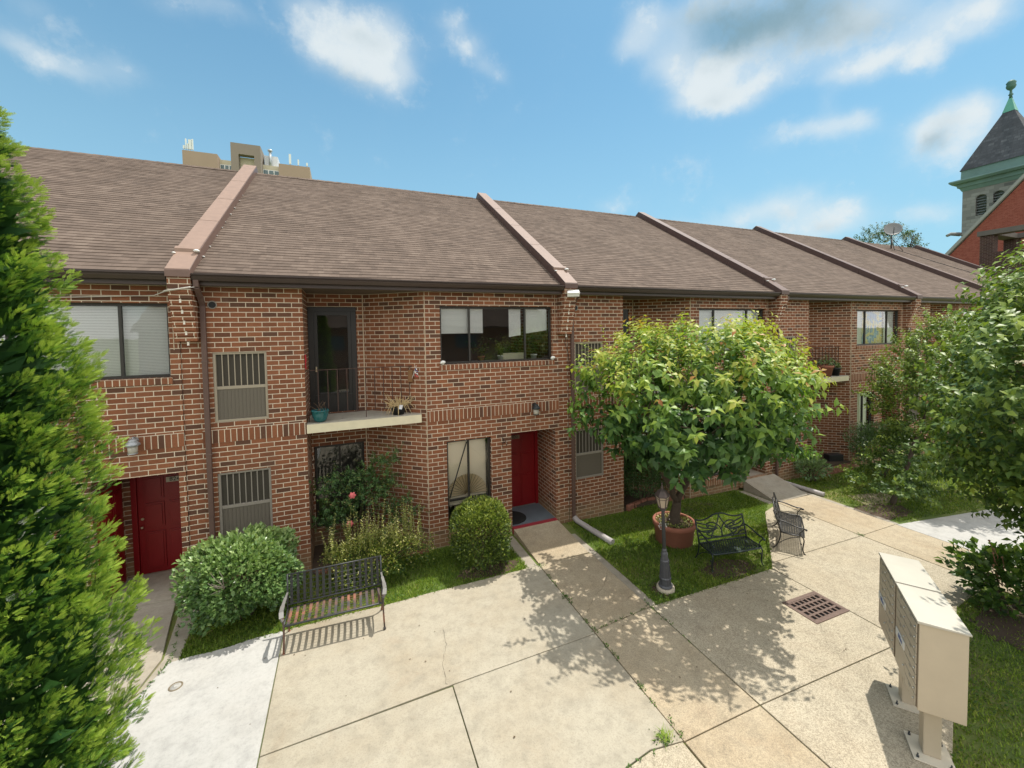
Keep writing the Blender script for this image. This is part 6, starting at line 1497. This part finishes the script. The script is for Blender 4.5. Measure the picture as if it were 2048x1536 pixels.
# ================================================================== buildings and trees behind
def stone_mat():
    m = brick_mat('rough_stone', w=.75, h=.38, cols=((.26, .255, .235), (.42, .41, .37)), mortar=(.26, .25, .22), dark=(.15, .15, .14), msize=.02, dirt=False); return m
M_STONE = stone_mat()
M_COPPER = mat('green_copper', (.14, .225, .20), .6, var=.35, vscale=.8)
M_REDBRICK = brick_mat('red_church_brick', w=.22, h=.075, cols=((.30, .070, .052), (.40, .115, .085)), mortar=(.40, .20, .14), dark=(.27, .055, .04), msize=.006, dirt=False)
def church():
    t = empty('church', (62, 15.5, gf(62)), 0, 'red brick church with a grey stone tower and pointed slate roof topped with green copper', 'church')
    base = Vector((62, 15.5, 0)); OFF = Matrix.Translation(-Vector((62, 15.5, gf(62))))
    def bld(mb, nm, m, par=t):
        me = mb.mesh(nm); me.transform(OFF); return link_mesh(nm, me, m, par)
    # nave with its gable towards the houses
    n = MB(); y0, y1, ya = 6.9, 24.1, 15.5; ze, za = 11.9, 22.5; zb = -2
    gab = [(y0, zb), (y1, zb), (y1, ze), (ya, za), (y0, ze)]
    n.poly([(62, y, z) for y, z in gab][::-1]); n.poly([(88, y, z) for y, z in gab])
    n.poly([(62, y0, zb), (88, y0, zb), (88, y0, ze), (62, y0, ze)]); n.poly([(62, y1, zb), (62, y1, ze), (88, y1, ze), (88, y1, zb)]); bld(n, 'wall', M_REDBRICK)
    r = MB()
    for (a, b) in (((y0-.3, ze-.3), (ya, za+.1)), ((ya, za+.1), (y1+.3, ze-.3))):
        r.hexa([(62.3, a[0], a[1]+.05), (88, a[0], a[1]+.05), (62.3, b[0], b[1]+.05), (88, b[0], b[1]+.05), (62.3, a[0], a[1]+.3), (88, a[0], a[1]+.3), (62.3, b[0], b[1]+.3), (88, b[0], b[1]+.3)])
    bld(r, 'roof', M_SLATE)
    c = MB()
    for (a, b) in (((y0-.35, ze-.25), (ya, za+.12)), ((ya, za+.12), (y1+.35, ze-.25))):
        c.hexa([(61.75, a[0], a[1]), (62.3, a[0], a[1]), (61.75, b[0], b[1]), (62.3, b[0], b[1]), (61.75, a[0], a[1]+.42), (62.3, a[0], a[1]+.42), (61.75, b[0], b[1]+.42), (62.3, b[0], b[1]+.42)])
    bld(c, 'gable_coping', mat('grey_stone_trim', (.30, .30, .28), .85, var=.2, vscale=1.5))
    # tower
    T0, T1, Y0, Y1 = 70, 75.62, 20.03, 25.65; zt = 21.6
    s = MB(); wins = []
    for f in range(2):
        cy = 22.84+(1.05 if f else -.75)
        wins.append(cy)
    op = [(22.84-1.85-.47, 0), ]
    ops = [(1.15, 2.05, 17.8, 20.2), (2.55, 3.45, 17.8, 20.2), (3.95, 4.85, 17.8, 20.2)]
    panel(s, (T0, Y1), (T0, Y0), -2, zt, [(a+.0, b, c, d) for a, b, c, d in ops], 0)
    panel(s, (T0, Y0), (T1, Y0), -2, zt, ops, 0); panel(s, (T1, Y0), (T1, Y1), -2, zt, (), 0); panel(s, (T1, Y1), (T0, Y1), -2, zt, (), 0)
    for a, b, c, d in ops:
        for k in range(8):   # arched heads: stepped voussoir infill above the spring line
            pass
    tw = bld(s, 'tower', M_STONE)
    ar = MB(); lv = MB()
    for a, b, c, d in ops:
        m_ = (a+b)/2; h = (b-a)/2; N = 10
        for side in (0, 1):
            P = (lambda u, z, o=0.0: (T0+o, Y1-u, z)) if side == 0 else (lambda u, z, o=0.0: (T0+u, Y0+o, z))
            for i in range(N):
                t0, t1 = math.pi*i/N, math.pi*(i+1)/N
                u0, u1 = m_-h*math.cos(t0), m_-h*math.cos(t1); z0, z1 = d-h+h*math.sin(t0), d-h+h*math.sin(t1)
                ar.poly([P(u0, z0), P(u1, z1), P(u1, d), P(u0, d)]); ar.poly([P(u0, z0), P(u0, z0, .5), P(u1, z1, .5), P(u1, z1)])
            for u in (a, b): ar.poly([P(u, c), P(u, d), P(u, d, .5), P(u, c, .5)])
            ar.poly([P(a, c), P(b, c), P(b, c, .5), P(a, c, .5)])
            for k in range(7):
                zz = c+.12+k*.31; lv.poly([P(a, zz, .12), P(b, zz, .12), P(b, zz+.22, .40), P(a, zz+.22, .40)])
            lv.poly([P(a, c, .46), P(b, c, .46), P(b, d, .46), P(a, d, .46)])
    bld(ar, 'window_arch', M_STONE, tw); bld(lv, 'louvre', mat('louvre_grey', (.17, .19, .18), .7), tw)
    st = MB()
    st.box(T0-.18, T1+.18, Y0-.18, Y1+.18, 15.75, 16.1); bld(st, 'string_course', MATS['grey_stone_trim'], tw)
    gy = MB(); gy.tube([(T0-.1, Y1+.1, 15.9), (T0-.8, Y1+.65, 16.0), (T0-1.1, Y1+.9, 15.8)], [.25, .2, .15], 8); bld(gy, 'gargoyle', MATS['grey_stone_trim'], tw)
    co = MB()
    for z0, z1, o0, o1 in ((21.0, 21.45, .05, .25), (21.45, 21.9, .35, .45), (21.9, 22.15, .75, .95), (22.15, 22.3, .95, .9), (22.3, 23.5, .15, .12)):
        co.hexa([(T0-o0, Y0-o0, z0), (T1+o0, Y0-o0, z0), (T0-o0, Y1+o0, z0), (T1+o0, Y1+o0, z0), (T0-o1, Y0-o1, z1), (T1+o1, Y0-o1, z1), (T0-o1, Y1+o1, z1), (T1+o1, Y1+o1, z1)])
    bld(co, 'copper_cornice', M_COPPER, tw)
    cx, cy = (T0+T1)/2, (Y0+Y1)/2
    def pyr(mb, h0, z0, h1, z1):
        P = [(cx-h0, cy-h0, z0), (cx+h0, cy-h0, z0), (cx+h0, cy+h0, z0), (cx-h0, cy+h0, z0)]; Q = [(cx-h1, cy-h1, z1), (cx+h1, cy-h1, z1), (cx+h1, cy+h1, z1), (cx-h1, cy+h1, z1)]
        L = math.hypot(h0-h1, z1-z0)
        for i in range(4):
            j = (i+1) % 4; mb.poly([P[i], P[j], Q[j], Q[i]], [(0, 0), (2*h0, 0), (h0+h1, L), (h0-h1, L)])
        mb.poly(Q)
    sp = MB(); pyr(sp, 3.05, 23.45, .42, 29.7); m = shingle_mat('tower_slate', (.085, .09, .10), (.17, .175, .18))
    for n_ in m.node_tree.nodes:
        if n_.type == 'TEX_BRICK': n_.inputs['Row Height'].default_value = .36; n_.inputs['Brick Width'].default_value = .5; n_.inputs['Mortar Size'].default_value = .03
    bld(sp, 'tower_roof', m, tw)
    cp = MB(); pyr(cp, .50, 29.6, .10, 31.3); bld(cp, 'copper_cap', mat('bright_green_copper', (.12, .36, .27), .5, var=.3, vscale=1.5), tw)
    fi = MB(); fi.lathe([(.16, 31.2), (.12, 31.5), (.22, 31.6), (.12, 31.75), (.1, 32.1), (.32, 32.3), (.42, 32.55), (.36, 32.8), (.42, 32.95), (.25, 33.2), (.02, 33.3)], (cx, cy, 0), 12); bld(fi, 'finial', mat('dark_green_copper', (.06, .15, .12), .6), tw)
church()

def brick_block():
    t = empty('brick_tower_house', (46.5, 13.0, gf(44)), 0, 'dark brick block with an open framed top in front of the red church gable', 'building')
    OFF = Matrix.Translation(-Vector((46.5, 13.0, gf(44))))
    def bld(mb, nm, m, par=t): me = mb.mesh(nm); me.transform(OFF); return link_mesh(nm, me, m, par)
    x0, x1, y0, y1 = 44.5, 49, 10.2, 15.3
    m = MB(); m.box(x0, x1, y0, y1, -2, 10.2); w = bld(m, 'wall', M_DARKBRICK)
    for (a, b) in ((x0, y1-.7), (x0, y0), (x1-.7, y0), (x1-.7, y1-.7)):
        m = MB(); m.box(a, a+.7, b, b+.7, 10.2, 11.5); bld(m, 'corner_pier', M_DARKBRICK)
    m = MB(); m.box(x0-.12, x1+.12, y1-.75, y1+.12, 11.5, 11.85); m.box(x0-.12, x1+.12, y0-.12, y0+.75, 11.5, 11.85); m.box(x0-.12, x0+.75, y0+.75, y1-.75, 11.5, 11.85); m.box(x1-.75, x1+.12, y0+.75, y1-.75, 11.5, 11.85); bld(m, 'lintel_beam', mat('dark_stone_beam', (.13, .115, .10), .85, var=.3, vscale=2))
brick_block()

def high_rise():
    Y = 120; t = empty('apartment_tower', (-20.5, Y, 0), 0, 'tan apartment tower with rooftop antennas far behind the roof ridge', 'building')
    tan = mat('tan_brick_far', (.33, .25, .185), .9, var=.08, vscale=.4); pale = mat('cream_concrete_far', (.55, .50, .38), .9); grey = mat('brown_concrete_far', (.235, .20, .165), .9, var=.1, vscale=.3)
    fr = mat('white_window_frame', (.75, .76, .76), .6); gl = mat('dark_far_glass', (.10, .16, .18), .15)
    dx = 20.5
    def B(nm, m, x0, x1, y0, y1, z0, z1, par=t):
        mb = MB(); mb.box(x0+dx, x1+dx, y0, y1, z0, z1); return mb.build(nm, m, par)
    B('wall', tan, -34.0, -27.1, 0, 9, 0, 48.9); B('wall', tan, -14.1, -6.95, 0, 9, 0, 48.5); B('wall', pale, -27.1, -14.1, 2, 9.5, 0, 48.4)
    mb = MB(); panel(mb, (-24.2+dx, -.6), (-17.9+dx, -.6), 0, 52, [(1.6, 4.9, 0, 49.4)], 0); reveal(mb, -22.6+dx, -19.3+dx, 0, 49.4, -.6, 1.2); mb.poly([(-24.2+dx, -.6, 0), (-24.2+dx, -.6, 52), (-24.2+dx, 5, 52), (-24.2+dx, 5, 0)]); mb.poly([(-17.9+dx, -.6, 0), (-17.9+dx, 5, 0), (-17.9+dx, 5, 52), (-17.9+dx, -.6, 52)]); mb.poly([(-24.2+dx, -.6, 52), (-17.9+dx, -.6, 52), (-17.9+dx, 5, 52), (-24.2+dx, 5, 52)]); mb.build('stair_tower', grey, t)
    B('wall', pale, -22.6, -19.3, 1.2, 3, 0, 49.3)
    for (a, b, y) in ((-27.0, -24.25, 2), (-17.85, -14.2, 2), (-22.4, -19.5, 1.2)):
        for z in (46.7, 44.0, 41.3):
            zz = z+.55 if y == 2 else z+.3
            o = B('window', fr, a, b, y-.06, y+.05, zz-1.5, zz)
            n = 3
            for i in range(n): w = (b-a)/n; B('pane', gl, a+w*i+.12, a+w*(i+1)-.12, y-.09, y-.062, zz-1.35, zz-.15, o)
    p = B('penthouse', mat('white_metal_far', (.62, .65, .68), .5), -17.6, -14.6, 3, 7, 47.9, 51.2)
    mb = MB(); mb.tube([(-16.2+dx, 2.4, 47.9), (-16.2+dx, 2.4, 52.1)], .32, 10); mb.tube([(-16.2+dx, 2.4, 52.1), (-16.2+dx, 2.4, 52.5)], .55, 10); mb.build('flue', mat('steel_flue', (.42, .46, .48), .4, .4), t)
    an = mat('pale_antenna', (.66, .70, .68), .5)
    for (x, w, z0, z1) in ((-33.7, .35, 49, 50.1), (-33.3, .22, 49, 51.7), (-32.9, .3, 49, 50.6), (-32.5, .6, 49, 51.6), (-32.0, .25, 49, 51.8), (-11.5, .5, 48.5, 51.3), (-9.6, .35, 48.5, 50.2), (-7.6, .4, 48.5, 49.6)):
        mb = MB(); mb.tube([(x+dx, .6, z0-.3), (x+dx, .6, z1-.4)], .06, 6); mb.box(x+dx-w/2, x+dx+w/2, .2, .5, z0+.35, z1); mb.build('antenna', an, t)
high_rise()

def far_tree():
    x, y = 43.0, 20.5; pear_z = gf(x)
    t = empty('distant_tree', (x, y, pear_z), 0, 'round tree top showing above the far end of the roof ridge', 'tree'); rng = np.random.default_rng(61)
    mb = MB(); branch_mb(rng, mb, (0, 0, -.2), (.2, 0, 9), .3, .2, 5, .05)
    for i in range(9): a = rng.uniform(0, 6.28); branch_mb(rng, mb, (.2, 0, 8.5), (2.0*math.cos(a), 2.0*math.sin(a), rng.uniform(11, 13.5)), .12, .03, 5, .1)
    mb.build('trunk', M_BARK, t)
    n = 420; d = sphere_pts(rng, n); k = rng.uniform(.55, 1.0, n); B = d*k[:, None]*np.array([2.5, 2.2, 2.1])+np.array([.1, 0, 12.4])
    P, LD, NN, tt, si = shoots(rng, B, unit(d+np.array([0, 0, .5])+rng.normal(0, .4, (n, 3))), rng.uniform(.4, .8, n), 14)
    leaf_obj('crown', leaf_mat('far_leaf', [(0, (.035, .065, .03)), (1, (.12, .18, .07))], .3, .5), t, (0, 0, 0), P, LD, NN, rng.uniform(.14, .22, len(P)), .10, rng.uniform(0, 1, len(P)))
far_tree()

def opposite_house():
    # the row on the other side of the courtyard, behind the viewer; the windows reflect it
    t = empty('opposite_townhouse', (2, -19, gf(2)), 0, 'plain brick townhouse row across the courtyard, behind the viewer, seen only in reflections', 'house')
    m = MB(); panel(m, (18, 0), (-16, 0), -1, 5.6, [(a, a+2.2, 3.6, 4.9) for a in (2, 8, 14, 20, 26)], 0); m.poly([(-16, -9, -1), (18, -9, -1), (18, -9, 5.6), (-16, -9, 5.6)]); m.poly([(18, 0, -1), (18, 0, 5.6), (18, -9, 5.6), (18, -9, -1)]); m.poly([(-16, 0, -1), (-16, -9, -1), (-16, -9, 5.6), (-16, 0, 5.6)]); m.build('wall', M_BRICK, t)
    m = MB(); m.hexa([(-16.3, .4, 5.5), (18.3, .4, 5.5), (-16.3, -4.5, 8.1), (18.3, -4.5, 8.1), (-16.3, .4, 5.65), (18.3, .4, 5.65), (-16.3, -4.5, 8.3), (18.3, -4.5, 8.3)]); m.hexa([(-16.3, -9.4, 5.5), (18.3, -9.4, 5.5), (-16.3, -4.5, 8.1), (18.3, -4.5, 8.1), (-16.3, -9.4, 5.65), (18.3, -9.4, 5.65), (-16.3, -4.5, 8.3), (18.3, -4.5, 8.3)]); m.build('roof', M_SHINGLE, t)
    for a in (2, 8, 14, 20, 26): w = MB(); w.box(18-a-2.2, 18-a, -.12, -.06, 3.6, 4.9); w.build('window', mat('dark_far_glass', (.1, .16, .18)), t)
opposite_house()
